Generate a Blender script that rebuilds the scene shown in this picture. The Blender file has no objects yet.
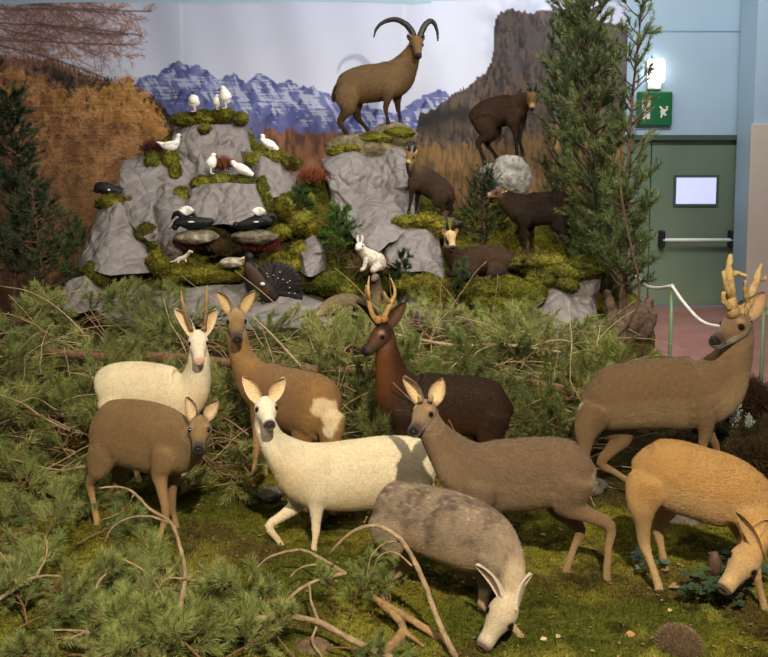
import bpy, math, random
import numpy as np
from mathutils import Vector, Matrix, kdtree

SC = bpy.context.scene
C = SC.collection
rng = np.random.default_rng(11)
R = math.radians
# ------------------------------------------------------------------ camera geometry
F = 950.0; PITCH = R(5.5); CH = 1.9; CY = 150.7+F*math.tan(PITCH)
cp, sp = math.cos(PITCH), math.sin(PITCH)

def P(px, py, Y):
    """world point seen at pixel (px, py) at distance Y from the camera"""
    x = (px-384)/F; u = -(py-CY)/F
    dy = cp + u*sp; dz = -sp + u*cp
    t = Y/dy
    return np.array([x*t, Y, CH+dz*t])

def mpp(px, py, Y):
    u = -(py-CY)/F
    return (Y/(cp+u*sp))/F

def groundY(py, z=0.0):
    a = PITCH+math.atan((py-CY)/F)
    return (CH-z)/math.tan(a)

def D(px, py):
    """distance of the rocky bank behind the given pixel"""
    return 8.0+(330-py)*0.0095

# ------------------------------------------------------------------ noise
def _h(ix, iy, iz, s):
    n = (ix*374761393+iy*668265263+iz*1103515245+s*1540483477) & 0xffffffff
    n = ((n ^ (n >> 15))*1274126177) & 0xffffffff
    n = ((n ^ (n >> 13))*1540483477) & 0xffffffff
    return (n ^ (n >> 16))/4294967295.0

def vnoise(p, s=0):
    p = np.asarray(p, float)
    i = np.floor(p).astype(np.int64); f = p-i; f = f*f*(3-2*f)
    r = 0
    for dx in (0, 1):
        wx = f[:, 0] if dx else 1-f[:, 0]
        for dy in (0, 1):
            wy = f[:, 1] if dy else 1-f[:, 1]
            for dz in (0, 1):
                wz = f[:, 2] if dz else 1-f[:, 2]
                r = r+wx*wy*wz*_h(i[:, 0]+dx, i[:, 1]+dy, i[:, 2]+dz, s)
    return r*2-1

def fbm(p, s=0, o=4, lac=2.03, g=.5):
    p = np.asarray(p, float); a = 1; r = 0; n = 0
    for k in range(o):
        r = r+a*vnoise(p*lac**k, s+k*17); n += a; a *= g
    return r/n

def p2(x, y, fx=1., fy=1.):
    x = np.asarray(x, float); y = np.asarray(y, float)
    return np.stack([x*fx, y*fy, 0*x], -1)

# ------------------------------------------------------------------ colour
def lin(c):
    c = np.asarray(c, float)/255.
    return np.where(c <= .04045, c/12.92, ((c+.055)/1.055)**2.4)

def lin4(c):
    l = lin(c); return (float(l[0]), float(l[1]), float(l[2]), 1)

# ------------------------------------------------------------------ materials
def newmat(name):
    m = bpy.data.materials.new(name); m.use_nodes = True
    nt = m.node_tree
    return m, nt, nt.nodes['Principled BSDF']

def mat(name, col=(200, 200, 200), rough=.7, col2=None, scale=8., bump=0., bscale=None, metal=0., attr=False, vary=0.,
        emit=0., stretch=None, detail=5., spec=.4, sheen=0., sub=0., voro=0., vscale=6.):
    """plain or noise-mottled surface; attr=True multiplies the mesh's own colours"""
    m, nt, b = newmat(name); N = nt.nodes; L = nt.links
    b.inputs['Roughness'].default_value = rough; b.inputs['Metallic'].default_value = metal
    b.inputs['Specular IOR Level'].default_value = spec
    if sheen: b.inputs['Sheen Weight'].default_value = sheen; b.inputs['Sheen Roughness'].default_value = .5
    tc = N.new('ShaderNodeTexCoord'); mp = N.new('ShaderNodeMapping')
    L.new(tc.outputs['Object'], mp.inputs['Vector'])
    if stretch: mp.inputs['Scale'].default_value = stretch
    nz = N.new('ShaderNodeTexNoise'); nz.inputs['Scale'].default_value = scale; nz.inputs['Detail'].default_value = detail
    L.new(mp.outputs['Vector'], nz.inputs['Vector'])
    src = None
    if attr:
        at = N.new('ShaderNodeAttribute'); at.attribute_name = 'Col'; src = at.outputs['Color']
    if col2 is not None:
        mx = N.new('ShaderNodeMix'); mx.data_type = 'RGBA'
        cr = N.new('ShaderNodeValToRGB'); cr.color_ramp.elements[0].position = .35; cr.color_ramp.elements[1].position = .65
        L.new(nz.outputs['Fac'], cr.inputs['Fac']); L.new(cr.outputs['Color'], mx.inputs['Factor'])
        mx.inputs[6].default_value = lin4(col); mx.inputs[7].default_value = lin4(col2)
        src = mx.outputs[2]
    if vary:
        mr = N.new('ShaderNodeMapRange'); mr.inputs['From Min'].default_value = .3; mr.inputs['From Max'].default_value = .7
        mr.inputs['To Min'].default_value = 1-vary; mr.inputs['To Max'].default_value = 1+vary
        L.new(nz.outputs['Fac'], mr.inputs['Value'])
        vm = N.new('ShaderNodeVectorMath'); vm.operation = 'SCALE'
        if src is None: vm.inputs[0].default_value = lin4(col)[:3]
        else: L.new(src, vm.inputs[0])
        L.new(mr.outputs['Result'], vm.inputs['Scale']); src = vm.outputs['Vector']
    if src is None: b.inputs['Base Color'].default_value = lin4(col)
    else: L.new(src, b.inputs['Base Color'])
    if emit:
        b.inputs['Emission Color'].default_value = lin4(col); b.inputs['Emission Strength'].default_value = emit
    if bump or voro:
        bp = N.new('ShaderNodeBump'); bp.inputs['Strength'].default_value = 1.0
        n2 = N.new('ShaderNodeTexNoise'); n2.inputs['Scale'].default_value = bscale or scale*3; n2.inputs['Detail'].default_value = 5
        L.new(mp.outputs['Vector'], n2.inputs['Vector'])
        ml = N.new('ShaderNodeMath'); ml.operation = 'MULTIPLY'; ml.inputs[1].default_value = bump
        L.new(n2.outputs['Fac'], ml.inputs[0]); hgt = ml.outputs[0]
        if voro:
            vo = N.new('ShaderNodeTexVoronoi'); vo.feature = 'DISTANCE_TO_EDGE'; vo.inputs['Scale'].default_value = vscale
            L.new(mp.outputs['Vector'], vo.inputs['Vector'])
            m3 = N.new('ShaderNodeMath'); m3.operation = 'MULTIPLY_ADD'; m3.inputs[1].default_value = voro
            L.new(vo.outputs['Distance'], m3.inputs[0]); L.new(hgt, m3.inputs[2]); hgt = m3.outputs[0]
        bp.inputs['Distance'].default_value = 1.0
        L.new(hgt, bp.inputs['Height']); L.new(bp.outputs['Normal'], b.inputs['Normal'])
    return m

# ------------------------------------------------------------------ meshes
def fast_mesh(name, V, faces, cols=None, smooth=True):
    """faces: list of int arrays (n,3) or (n,4)"""
    me = bpy.data.meshes.new(name)
    V = np.asarray(V, np.float32)
    if not isinstance(faces, (list, tuple)): faces = [faces]
    faces = [np.asarray(f, np.int32) for f in faces if len(f)]
    nl = sum(f.size for f in faces); nf = sum(len(f) for f in faces)
    me.vertices.add(len(V)); me.vertices.foreach_set('co', V.ravel())
    me.loops.add(nl); me.loops.foreach_set('vertex_index', np.concatenate([f.ravel() for f in faces]))
    st = []; o = 0
    for f in faces:
        st.append(o+np.arange(len(f))*f.shape[1]); o += f.size
    me.polygons.add(nf); me.polygons.foreach_set('loop_start', np.concatenate(st).astype(np.int32))
    me.polygons.foreach_set('use_smooth', np.full(nf, smooth))
    me.update(calc_edges=True); me.validate()
    if cols is not None:
        a = me.color_attributes.new('Col', 'FLOAT_COLOR', 'POINT')
        cc = np.ones((len(V), 4), np.float32); cc[:, :3] = cols
        a.data.foreach_set('color', cc.ravel())
    return me

def link(name, me, material, parent=None, loc=None):
    o = bpy.data.objects.new(name, me); C.objects.link(o)
    if material and not me.materials: me.materials.append(material)
    if parent: o.parent = parent
    elif loc is not None: o.location = [float(a) for a in loc]
    return o

def tag(o, label=None, cat=None, group=None, kind=None):
    if label: o['label'] = label
    if cat: o['category'] = cat
    if group: o['group'] = group
    if kind: o['kind'] = kind
    return o

def empty(name, loc, label=None, cat=None, group=None):
    o = bpy.data.objects.new(name, None); C.objects.link(o)
    o.location = [float(a) for a in loc]; o.empty_display_size = .1
    return tag(o, label, cat, group)

def worg(o):
    p = np.zeros(3)
    while o is not None: p = p+np.array(o.location); o = o.parent
    return p

class MB:
    """collects vertices, faces and colours of one mesh"""
    def __init__(s): s.V = []; s.Q = []; s.T = []; s.K = []; s.W = []; s.n = 0
    def add(s, V, Q=None, T=None, col=(1, 1, 1), rad=.0):
        V = np.asarray(V, float).reshape(-1, 3)
        s.W.append(np.broadcast_to(np.asarray(rad, float), (len(V),)))
        if Q is not None and len(Q): s.Q.append(np.asarray(Q, int)+s.n)
        if T is not None and len(T): s.T.append(np.asarray(T, int)+s.n)
        k = np.asarray(col, float)
        if k.ndim == 1: k = np.tile(k, (len(V), 1))
        s.V.append(V); s.K.append(k); s.n += len(V)
        return s
    def arrays(s):
        f = []
        if s.Q: f.append(np.concatenate(s.Q))
        if s.T: f.append(np.concatenate(s.T))
        return np.concatenate(s.V), f, np.concatenate(s.K)
    def build(s, name, material, parent=None, origin=None, smooth=True):
        V, f, K = s.arrays()
        if parent is not None: o0 = worg(parent)
        elif origin is not None: o0 = np.asarray(origin, float)
        else:
            o0 = (V.min(0)+V.max(0))/2; o0[2] = V[:, 2].min()
        me = fast_mesh(name, V-o0, f, K, smooth)
        return link(name, me, material, parent, o0)

def box(mb, lo, hi, col=(1, 1, 1), bev=0.0):
    x0, y0, z0 = lo; x1, y1, z1 = hi
    V = [(x, y, z) for x in (x0, x1) for y in (y0, y1) for z in (z0, z1)]
    Q = [(0, 1, 3, 2), (4, 6, 7, 5), (0, 4, 5, 1), (2, 3, 7, 6), (0, 2, 6, 4), (1, 5, 7, 3)]
    mb.add(V, Q=Q, col=col)

def bevel(o, w, seg=2):
    m = o.modifiers.new('Bevel', 'BEVEL'); m.width = w; m.segments = seg; m.limit_method = 'ANGLE'

def nrm(v):
    v = np.asarray(v, float); return v/(np.linalg.norm(v)+1e-12)

def catmull(A, sub):
    A = np.asarray(A, float); n = len(A)
    if n < 3: return np.array([A[0]*(1-t)+A[-1]*t for t in np.linspace(0, 1, sub+1)])
    E = np.vstack([2*A[0]-A[1], A, 2*A[-1]-A[-2]]); out = []
    for i in range(1, n):
        p0, p1, p2_, p3 = E[i-1], E[i], E[i+1], E[i+2]
        for k in range(sub):
            t = k/sub
            out.append(.5*((2*p1)+(-p0+p2_)*t+(2*p0-5*p1+4*p2_-p3)*t*t+(-p0+3*p1-3*p2_+p3)*t**3))
    out.append(A[-1]); return np.array(out)

def loft(mb, pos, rv, rl, ct, cb=None, k=14, lat=None, sub=3, capf=.55, soft=False):
    """elliptical tube: rv radius across the lateral axis, rl along it; ct/cb colours above/below"""
    n = len(pos); pos = np.asarray(pos, float)
    rv = np.broadcast_to(np.asarray(rv, float), (n,)); rl = np.broadcast_to(np.asarray(rl, float), (n,))
    ct = np.asarray(ct, float); ct = np.tile(ct, (n, 1)) if ct.ndim == 1 else ct
    cb = ct if cb is None else np.asarray(cb, float); cb = np.tile(cb, (n, 1)) if cb.ndim == 1 else cb
    if lat is None: La = np.zeros((n, 3))
    else:
        La = np.asarray(lat, float); La = np.tile(La, (n, 1)) if La.ndim == 1 else La
    A = catmull(np.hstack([pos, rv[:, None], rl[:, None], ct, cb, La]), sub) if sub > 1 else np.hstack([pos, rv[:, None], rl[:, None], ct, cb, La])
    p = A[:, :3]; a = np.maximum(A[:, 3], 1e-4); b = np.maximum(A[:, 4], 1e-4)
    m = len(p); T = np.gradient(p, axis=0); T /= np.linalg.norm(T, axis=1)[:, None]+1e-12
    V = []; K = []
    ang = np.arange(k)/k*2*math.pi
    prev = None
    for i in range(m):
        l = A[i, 11:14]
        if lat is None:
            l = prev if prev is not None else (np.array([0, 0, 1.]) if abs(T[i][2]) < .9 else np.array([1., 0, 0]))
        l = nrm(l-T[i]*np.dot(l, T[i])); prev = l
        u = np.cross(l, T[i])
        V.append(p[i]+np.cos(ang)[:, None]*u*a[i]+np.sin(ang)[:, None]*l*b[i])
        w = (np.cos(ang)*.5+.5)[:, None]; w = np.clip((w-.12)*2.2, 0, 1)
        K.append(np.clip(A[i, 5:8]*w+A[i, 8:11]*(1-w), 0, 1))
    V = np.concatenate(V); K = np.concatenate(K)
    i0 = (np.arange(m-1)*k)[:, None]; j = np.arange(k)[None, :]; j1 = (j+1) % k
    Q = np.stack([i0+j, i0+j1, i0+k+j1, i0+k+j], -1).reshape(-1, 4)
    e0 = p[0]-T[0]*min(a[0], b[0])*capf; e1 = p[-1]+T[-1]*min(a[-1], b[-1])*capf
    nV = len(V)
    V = np.vstack([V, e0, e1]); K = np.vstack([K, K[:k].mean(0), K[-k:].mean(0)])
    jj = np.arange(k); T3 = [np.stack([(jj+1) % k, jj, np.full(k, nV)], -1), np.stack([(m-1)*k+jj, (m-1)*k+(jj+1) % k, np.full(k, nV+1)], -1)]
    rd = np.append(np.repeat(np.minimum(a, b), k), [a[0], a[-1]]) if soft else 0.
    mb.add(V, Q=Q, T=np.concatenate(T3), col=K, rad=rd)

def tube(mb, pts, r, col, k=6, sub=3):
    n = len(pts); r = np.interp(np.linspace(0, 1, n), np.linspace(0, 1, len(r)), r) if hasattr(r, '__len__') else np.full(n, r)
    loft(mb, pts, r, r, col, k=k, sub=sub)

def ball(mb, c, r, col, k=14, n=8, ax=None):
    r = np.broadcast_to(np.asarray(r, float), (3,)); th = np.linspace(.0, math.pi, n+1); ph = np.arange(k)/k*2*math.pi
    V = np.stack([np.outer(np.sin(th), np.cos(ph)), np.outer(np.sin(th), np.sin(ph)), np.outer(np.cos(th), np.ones(k))], -1).reshape(-1, 3)*r
    if ax is not None: V = V@np.asarray(ax, float)
    i0 = (np.arange(n)*k)[:, None]; j = np.arange(k)[None, :]; j1 = (j+1) % k
    Q = np.stack([i0+j, i0+k+j, i0+k+j1, i0+j1], -1).reshape(-1, 4)
    mb.add(V+np.asarray(c, float), Q=Q, col=col)

def remesh(mb, voxel, smooth=4, fac=.5, ncol=4, soften=0, r0=.022, r1=.06):
    """fuse the overlapping closed forms in mb to one continuous skin and carry their colours over"""
    V, f, K = mb.arrays()
    me = fast_mesh('tmp', V, f)
    o = bpy.data.objects.new('tmp', me); C.objects.link(o)
    md = o.modifiers.new('r', 'REMESH'); md.mode = 'VOXEL'; md.voxel_size = voxel; md.use_smooth_shade = True
    if smooth:
        s = o.modifiers.new('s', 'SMOOTH'); s.factor = fac; s.iterations = smooth
    dg = bpy.context.evaluated_depsgraph_get(); ev = o.evaluated_get(dg); m2 = ev.to_mesh()
    n = len(m2.vertices); co = np.empty(n*3, np.float32); m2.vertices.foreach_get('co', co); co = co.reshape(-1, 3)
    nl = len(m2.loops); li = np.empty(nl, np.int32); m2.loops.foreach_get('vertex_index', li)
    ls = np.empty(len(m2.polygons), np.int32); m2.polygons.foreach_get('loop_start', ls)
    lt = np.empty(len(m2.polygons), np.int32); m2.polygons.foreach_get('loop_total', lt)
    q = ls[lt == 4]; t = ls[lt == 3]
    faces = []
    if len(q): faces.append(li[q[:, None]+np.arange(4)])
    if len(t): faces.append(li[t[:, None]+np.arange(3)])
    ev.to_mesh_clear(); bpy.data.objects.remove(o); bpy.data.meshes.remove(me)
    kd = kdtree.KDTree(len(V))
    for i, v in enumerate(V): kd.insert(v, i)
    kd.balance()
    cols = np.empty((n, 3)); W = np.concatenate(mb.W); rad = np.zeros(n)
    for i in range(n):
        w = 0; c = 0
        for (_, j, d) in kd.find_n(co[i], ncol):
            ww = 1/(d*d+1e-5); c = c+K[j]*ww; w += ww; rad[i] += W[j]*ww
        cols[i] = c/w; rad[i] /= w
    co = co.astype(float)
    if soften:
        E = np.concatenate([np.stack([f[:, a], f[:, (a+1) % f.shape[1]]], 1) for f in faces for a in range(f.shape[1])])
        deg = np.bincount(E[:, 0], minlength=n)+np.bincount(E[:, 1], minlength=n)+1e-9
        def avg(x): return (np.bincount(E[:, 0], x[E[:, 1]], n)+np.bincount(E[:, 1], x[E[:, 0]], n))/deg
        wt = np.clip((rad-r0)/(r1-r0), 0, 1)
        for _ in range(12): wt = avg(wt)
        for _ in range(soften):
            for a in range(3): co[:, a] += (avg(co[:, a])-co[:, a])*.6*wt
    return co, faces, cols

def blob(c, r, seed=0, n=40, amp=.25, freq=2.2, flat=0., o=4):
    """noise-lumped ball as vertices and quads"""
    k = n; m = n//2; th = np.linspace(0.02, math.pi-.02, m+1); ph = np.arange(k)/k*2*math.pi
    U = np.stack([np.outer(np.sin(th), np.cos(ph)), np.outer(np.sin(th), np.sin(ph)), np.outer(np.cos(th), np.ones(k))], -1).reshape(-1, 3)
    d = 1+amp*fbm(U*freq+seed*7.3, seed, o)
    V = U*d[:, None]
    if flat: V[:, 2] = np.maximum(V[:, 2], -flat)
    V = V*np.asarray(r, float)+np.asarray(c, float)
    i0 = (np.arange(m)*k)[:, None]; j = np.arange(k)[None, :]; j1 = (j+1) % k
    Q = np.stack([i0+j, i0+k+j, i0+k+j1, i0+j1], -1).reshape(-1, 4)
    return V, Q

def hairs(mb, base, nor, length, width, col, spread=.5, rg=rng, colvar=.15, tipc=1.15):
    """short single-blade fibres standing on the points base"""
    n = len(base)
    d = nor+rg.normal(0, spread, (n, 3)); d /= np.linalg.norm(d, axis=1)[:, None]+1e-9
    w = np.cross(d, rg.normal(0, 1, (n, 3))); w /= np.linalg.norm(w, axis=1)[:, None]+1e-9
    L = length*rg.uniform(.6, 1.3, n)[:, None]; W = width*.5
    V = np.stack([base-w*W, base+w*W, base+d*L], 1).reshape(-1, 3)
    c = np.asarray(col, float); c = np.tile(c, (n, 1)) if c.ndim == 1 else c
    c = c*(1+rg.normal(0, colvar, (n, 1)))
    K = np.stack([c*.8, c*.8, c*tipc], 1).reshape(-1, 3)
    mb.add(V, T=np.arange(3*n).reshape(-1, 3), col=np.clip(K, 0, 1))

def vnormals(V, Q):
    n = np.zeros_like(V); fn = np.cross(V[Q[:, 2]]-V[Q[:, 0]], V[Q[:, 3]]-V[Q[:, 1]])
    for k in range(4): np.add.at(n, Q[:, k], fn)
    return n/(np.linalg.norm(n, axis=1)[:, None]+1e-12)
# ------------------------------------------------------------------ shared materials
M = {}
M['fur'] = mat('fur', attr=True, vary=.17, scale=95., detail=6., rough=.85, bump=.006, bscale=170., spec=.2, sheen=.2)
M['fur_dark'] = mat('dark_fur', attr=True, vary=.2, scale=80., detail=7., rough=.62, bump=.004, bscale=120., spec=.35)
M['shaggy'] = mat('shaggy_fur', attr=True, vary=.3, scale=60., detail=8., rough=.88, bump=.012, bscale=80., spec=.15)
M['feather'] = mat('feather', attr=True, vary=.12, scale=30., rough=.6, bump=.003, bscale=90., spec=.35)
M['hair'] = mat('hair_strands', attr=True, rough=.8, spec=.2)
M['nose'] = mat('black_nose', col=(26, 21, 20), rough=.4)
M['nose_pink'] = mat('pink_nose', col=(214, 160, 142), rough=.5)
M['eye'] = mat('eye', col=(14, 9, 7), rough=.08, spec=.8)
M['hoof'] = mat('hoof', col=(52, 42, 34), rough=.5, bump=.001, bscale=80)
M['hoof_pale'] = mat('pale_hoof', col=(190, 165, 125), rough=.5, bump=.001, bscale=80)
M['bone'] = mat('antler', attr=True, vary=.25, scale=45., rough=.6, bump=.004, bscale=90.)
M['horn'] = mat('horn', attr=True, vary=.2, scale=20., rough=.5, bump=.003, bscale=60.)

def frame_from(fwd, hint):
    f = nrm(fwd); l = nrm(np.cross(f, hint)); u = np.cross(l, f)
    return f, l, u          # l = the animal's right side (cross(forward, up))

def ear_mesh(mb, base, tip, width, face, cout, cin, curl=.45, crim=None):
    """cupped leaf-shaped ear from base to tip opening towards face"""
    base = np.asarray(base, float); tip = np.asarray(tip, float)
    ax = tip-base; L = np.linalg.norm(ax); e = ax/L
    w = nrm(np.cross(e, face)); nf = np.cross(w, e)
    if np.dot(nf, face) < 0: nf = -nf
    nu, nv = 13, 11
    t = np.linspace(0, 1, nu); s = np.linspace(-1, 1, nv)
    prof = np.interp(t, [0, .08, .3, .55, .8, .93, 1], [.36, .55, .95, 1., .68, .35, .04])*width/2
    crim = cout if crim is None else crim
    for side in (0, 1):
        V = []; K = []
        for i in range(nu):
            for j in range(nv):
                cup = (s[j]**2)*curl*width*(1-.5*t[i])
                off = (-.02*width-.07*width*(1-s[j]**2)*(1-t[i]*.6)) if side == 0 else 0
                back = -L*.10*math.sin(math.pi*t[i])
                V.append(base+e*L*t[i]+w*s[j]*prof[i]*(1-.12*curl)+nf*(cup-curl*width*.5+off+back))
                if side == 0: K.append(cout)
                else:
                    a = max(0, (abs(s[j])-.72)/.28)*.8
                    a = max(a, 1-min(1, t[i]/.25))
                    K.append(np.asarray(cin)*(1-a)+np.asarray(crim)*a)
        i, j = np.meshgrid(np.arange(nu-1), np.arange(nv-1), indexing='ij'); q = (i*nv+j).ravel()
        Q = np.stack([q, q+1, q+nv+1, q+nv], -1)
        if side == 0: Q = Q[:, ::-1]
        mb.add(np.array(V), Q=Q, col=np.array(K))

HEADS = {
 'roe':  dict(t=[-.12, .02, .16, .30, .44, .58, .72, .86, .96, 1.03], w=[.15, .26, .31, .32, .27, .215, .185, .18, .17, .11],
              h=[.16, .26, .30, .30, .275, .235, .20, .185, .16, .09], z=[-.02, .0, .01, -.01, -.035, -.05, -.06, -.06, -.055, -.05]),
 'goat': dict(t=[-.12, .02, .16, .30, .44, .58, .72, .86, .96, 1.03], w=[.15, .24, .28, .27, .22, .18, .155, .15, .14, .10],
              h=[.18, .27, .31, .31, .28, .24, .20, .18, .155, .10], z=[0, .02, .03, .01, -.02, -.04, -.06, -.065, -.06, -.055]),
}

def animal(name, label, cat, base, spine, head, ears, fore, hind, coat, group=None, antlers=(), legscale=1., voxel=.0052,
           material='fur', headkind='roe', tail=None, extra=None, hoof='hoof', eye=.068, nosepad=True, smooth=4, mottle=None, patch=None,
           earw=.36, chunky=1., soften=30, hs=1., fur=60000, furlen=.015, furw=.0018):
    """a standing four-legged animal. spine: (px,py,Y,rv,rl) from rump to the top of the neck, radii in pixels.
    head: poll (px,py,Y), nose (px,py,Y), hint. ears: tips (px,py,Y). legs: four (px,py,Y) joints each."""
    root = empty(name, base, label, cat, group)
    mb = MB()
    S = [np.array(P(*s[:3])) for s in spine]
    mp_ = [mpp(*s[:3]) for s in spine]
    rv = [s[3]*m for s, m in zip(spine, mp_)]; rl = [s[4]*m for s, m in zip(spine, mp_)]
    n = len(S)
    poll = P(*head[0]); nose = P(*head[1]); hint = np.array(head[2], float)
    f, l, u = frame_from(nose-poll, hint); HL = np.linalg.norm(nose-poll)
    body_h = S[n//2+1]-S[1]; body_h[2] = 0
    Lb = nrm(np.cross(nrm(body_h), [0, 0, 1.]))
    lh = l if np.dot(l, Lb) >= 0 else -l
    lats = []
    for i in range(n):
        w = 0 if i < n-3 else (i-(n-4))/3*.8
        lats.append(nrm(Lb*(1-w)+lh*w))
    ct = []; cb = []
    for i in range(n):
        q = i/(n-1)
        c0 = lin(coat['neck'] if i >= n-2 else coat['back']); c1 = lin(coat.get('throat', coat['neck']) if i >= n-2 else coat['belly'])
        if i == 0: c1 = lin(coat.get('rump', coat['belly']))
        ct.append(c0); cb.append(c1)
    loft(mb, S, rv, rl, ct, cb, k=22, lat=lats, sub=4, soft=True)
    # neck root blends into the skull
    loft(mb, [S[-1], poll-f*HL*.02-u*HL*.05], [rv[-1], HL*.21], [rl[-1], HL*.2], lin(coat['neck']), lin(coat.get('throat', coat['neck'])), k=14, lat=lh, sub=2, soft=True)
    hk = HEADS[headkind]
    pos = [poll+f*HL*t+u*HL*z for t, z in zip(hk['t'], hk['z'])]
    fc = lin(coat['face']); mz = lin(coat['muzzle']); ch = lin(coat['chin']); br = lin(coat.get('brow', coat['face']))
    nz = lin(coat['nose'])
    top = [fc, br, br, fc, fc, fc, (fc+mz)/2, mz, nz if nosepad else mz, nz]
    bot = [lin(coat['neck']), fc, fc, (fc+ch)/2, (fc+ch)/2, ch, ch, ch, ch, ch]
    loft(mb, pos, np.array(hk['h'])*HL*.93*hs, np.array(hk['w'])*HL*.93*chunky*hs, top, bot, k=18, lat=l, sub=3)
    # brow ridges and cheeks
    for s in (-1, 1):
        ball(mb, poll+f*HL*.33+l*s*HL*.17+u*HL*.075, HL*.085, lin(coat['face']), k=10, n=6)
        ball(mb, poll+f*HL*.22+l*s*HL*.13-u*HL*.1, HL*.13, fc, k=10, n=6)
        ball(mb, poll+f*HL*.97+l*s*HL*.045-u*HL*.02, HL*.05, nz, k=8, n=6)
    heads = nrm(np.array([body_h[0], body_h[1], 0]))
    hooves = []
    def leg(pts, kind):
        J = [P(*p) for p in pts]
        a, b, c, d = J
        ls = legscale
        ank = c+(d-c)*.82+heads*.008*ls
        rt = lin(coat['back']); lg = lin(coat['leg']); lo = lin(coat.get('shin', coat['leg']))
        if kind == 'f':
            pos = [a, a*.45+b*.55, b, b*.5+c*.5, c, c*.55+ank*.45, ank, d+(ank-d)*.3]
            r1 = np.array([.070, .062, .040, .024, .0205, .0135, .0165, .0185])*ls
            r2 = np.array([.054, .050, .034, .021, .018, .0125, .0155, .018])*ls
        else:
            pos = [a, a*.5+b*.5, b, b*.5+c*.5, c, c*.55+ank*.45, ank, d+(ank-d)*.3]
            r1 = np.array([.085, .088, .066, .036, .0265, .016, .0175, .019])*ls
            r2 = np.array([.06, .056, .044, .027, .019, .0135, .0155, .018])*ls
        bl = lin(coat['belly'])
        cols = [rt, rt, (rt*.6+lg*.4), lg, lg, lo, lo, lo]
        lat = Lb
        # vertical-ish legs: swap so the fore-aft radius is r1
        loft(mb, pos, r1, r2, cols, [c*1.0 for c in cols], k=14, lat=lat, sub=3, soft=True)
        hooves.append((ank, d, heads))
    for p in fore: leg(p, 'f')
    for p in hind: leg(p, 'h')
    if tail is not None:
        tp = [P(*t[:3]) for t in tail]; tr = [t[3]*mpp(*t[:3]) for t in tail]
        loft(mb, tp, tr, tr, lin(coat.get('tail', coat['back'])), k=8, sub=3)
    if extra: extra(mb)
    V, faces, K = remesh(mb, voxel, smooth=smooth, soften=soften, r0=.022*legscale, r1=.05*legscale)
    # head markings: eye rims, nose pad, dark mouth line, chin
    q = V-poll; hx = q@f/HL; hy = q@l/HL; hz = q@u/HL
    inh = (hx > .08) & (hx < 1.25) & (abs(hy) < .36) & (abs(hz) < .42)
    def paint(w, c):
        nonlocal K
        w = (np.clip(w, 0, 1)*inh)[:, None]; K = K*(1-w)+lin(c)*w
    rim = np.sqrt((hx-.36)**2+(hz-.075)**2+(abs(hy)-.22)**2*.5)
    if 'spot' in coat: paint((.13-np.sqrt((hx-.30)**2+(hz-.17)**2+(abs(hy)-.19)**2))/.08*.6, coat['spot'])
    paint((.10-rim)/.03, coat.get('rim', coat['nose']))
    if 'band' in coat: paint((.09-abs(hx-.86))/.06*(hz > -.12)*np.clip(abs(hy)/.06, .3, 1), coat['band'])
    paint(np.minimum((hx-.62)/.1, (-.10-hz)/.03), coat['chin'])
    paint((.022-abs(hz+.115+.05*(1-hx)))/.012*((hx > .66) & (hx < 1.06)), coat.get('mouth', coat['nose']))
    if nosepad: paint(np.minimum((hx-.93)/.03, (hz+.09)/.02), coat['nose'])
    if mottle is not None: K = mottle(V, K)
    if patch is not None:
        for (pc, pr, col) in patch:
            c = P(*pc); d = np.linalg.norm(V-c, axis=1)+fbm(V*30, 5, 2)*pr*.25
            w = np.clip((pr-d)/(pr*.22)+.5, 0, 1)[:, None]
            K = K*(1-w)+lin(col)*w
    m2 = MB(); m2.V = [V]; m2.n = len(V); m2.K = [K]
    for ff in faces: (m2.Q if ff.shape[1] == 4 else m2.T).append(ff)
    for tip, s in zip(ears, (-1, 1)):
        if tip is None: continue
        tp = P(*tip[:3]) if len(tip) >= 3 else None
        # pick the side of the head nearest to the tip
        sgn = 1 if np.dot(tp-poll, l) > 0 else -1
        if len(tip) > 3: sgn = tip[3]
        bs = poll+f*HL*.02+l*sgn*HL*.17+u*HL*.16
        face = nrm(f*.8+l*sgn*.35-np.array([0, .5, 0]))
        ear_mesh(m2, bs-(tp-bs)*.12, tp, HL*earw*1.25, face, lin(coat['ear_out']), lin(coat['ear_in']), crim=lin(coat['ear_out']))
    m2.build('body', M[material], root)
    if fur:
        rg2 = np.random.default_rng(len(name)+int(abs(spine[0][0])*7)); fq = [x for x in faces if x.shape[1] == 4][0]
        A_, B_, C_, D_ = (V[fq[:, k]] for k in range(4)); nn = np.cross(C_-A_, D_-B_); ar = np.linalg.norm(nn, axis=1); nn /= ar[:, None]+1e-12
        cen = (A_+C_)/2; ar = ar*(nn[:, 1] < .35)          # the sides seen from the visitors' end of the hall carry the strands
        idx = rg2.choice(len(fq), fur, p=ar/ar.sum()); a_, b_ = rg2.uniform(0, 1, (2, fur, 1))
        pp = (A_[idx]*(1-a_)+B_[idx]*a_)*(1-b_)+(D_[idx]*(1-a_)+C_[idx]*a_)*b_; n_ = nn[idx]
        SS = catmull(np.array(S), 6); TT = -np.gradient(SS, axis=0); TT /= np.linalg.norm(TT, axis=1)[:, None]
        dd = ((pp[:, None, :]-SS[None])**2).sum(2); j_ = dd.argmin(1); dmin = np.sqrt(dd.min(1)); rs = catmull(np.stack([rv, rl, rv], -1), 6)[:, 0][j_]
        w_ = np.clip((dmin/rs-1.05)/.3, 0, 1)[:, None]; d_ = TT[j_]*(1-w_*.9)+np.array([0, 0, -1.])*(.35+.6*w_)
        qx = (pp-poll)@f/HL; ish = ((qx > -.05) & (np.linalg.norm(pp-poll, axis=1) < HL*1.15) & (abs((pp-poll)@u) < HL*.4))[:, None]
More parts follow.
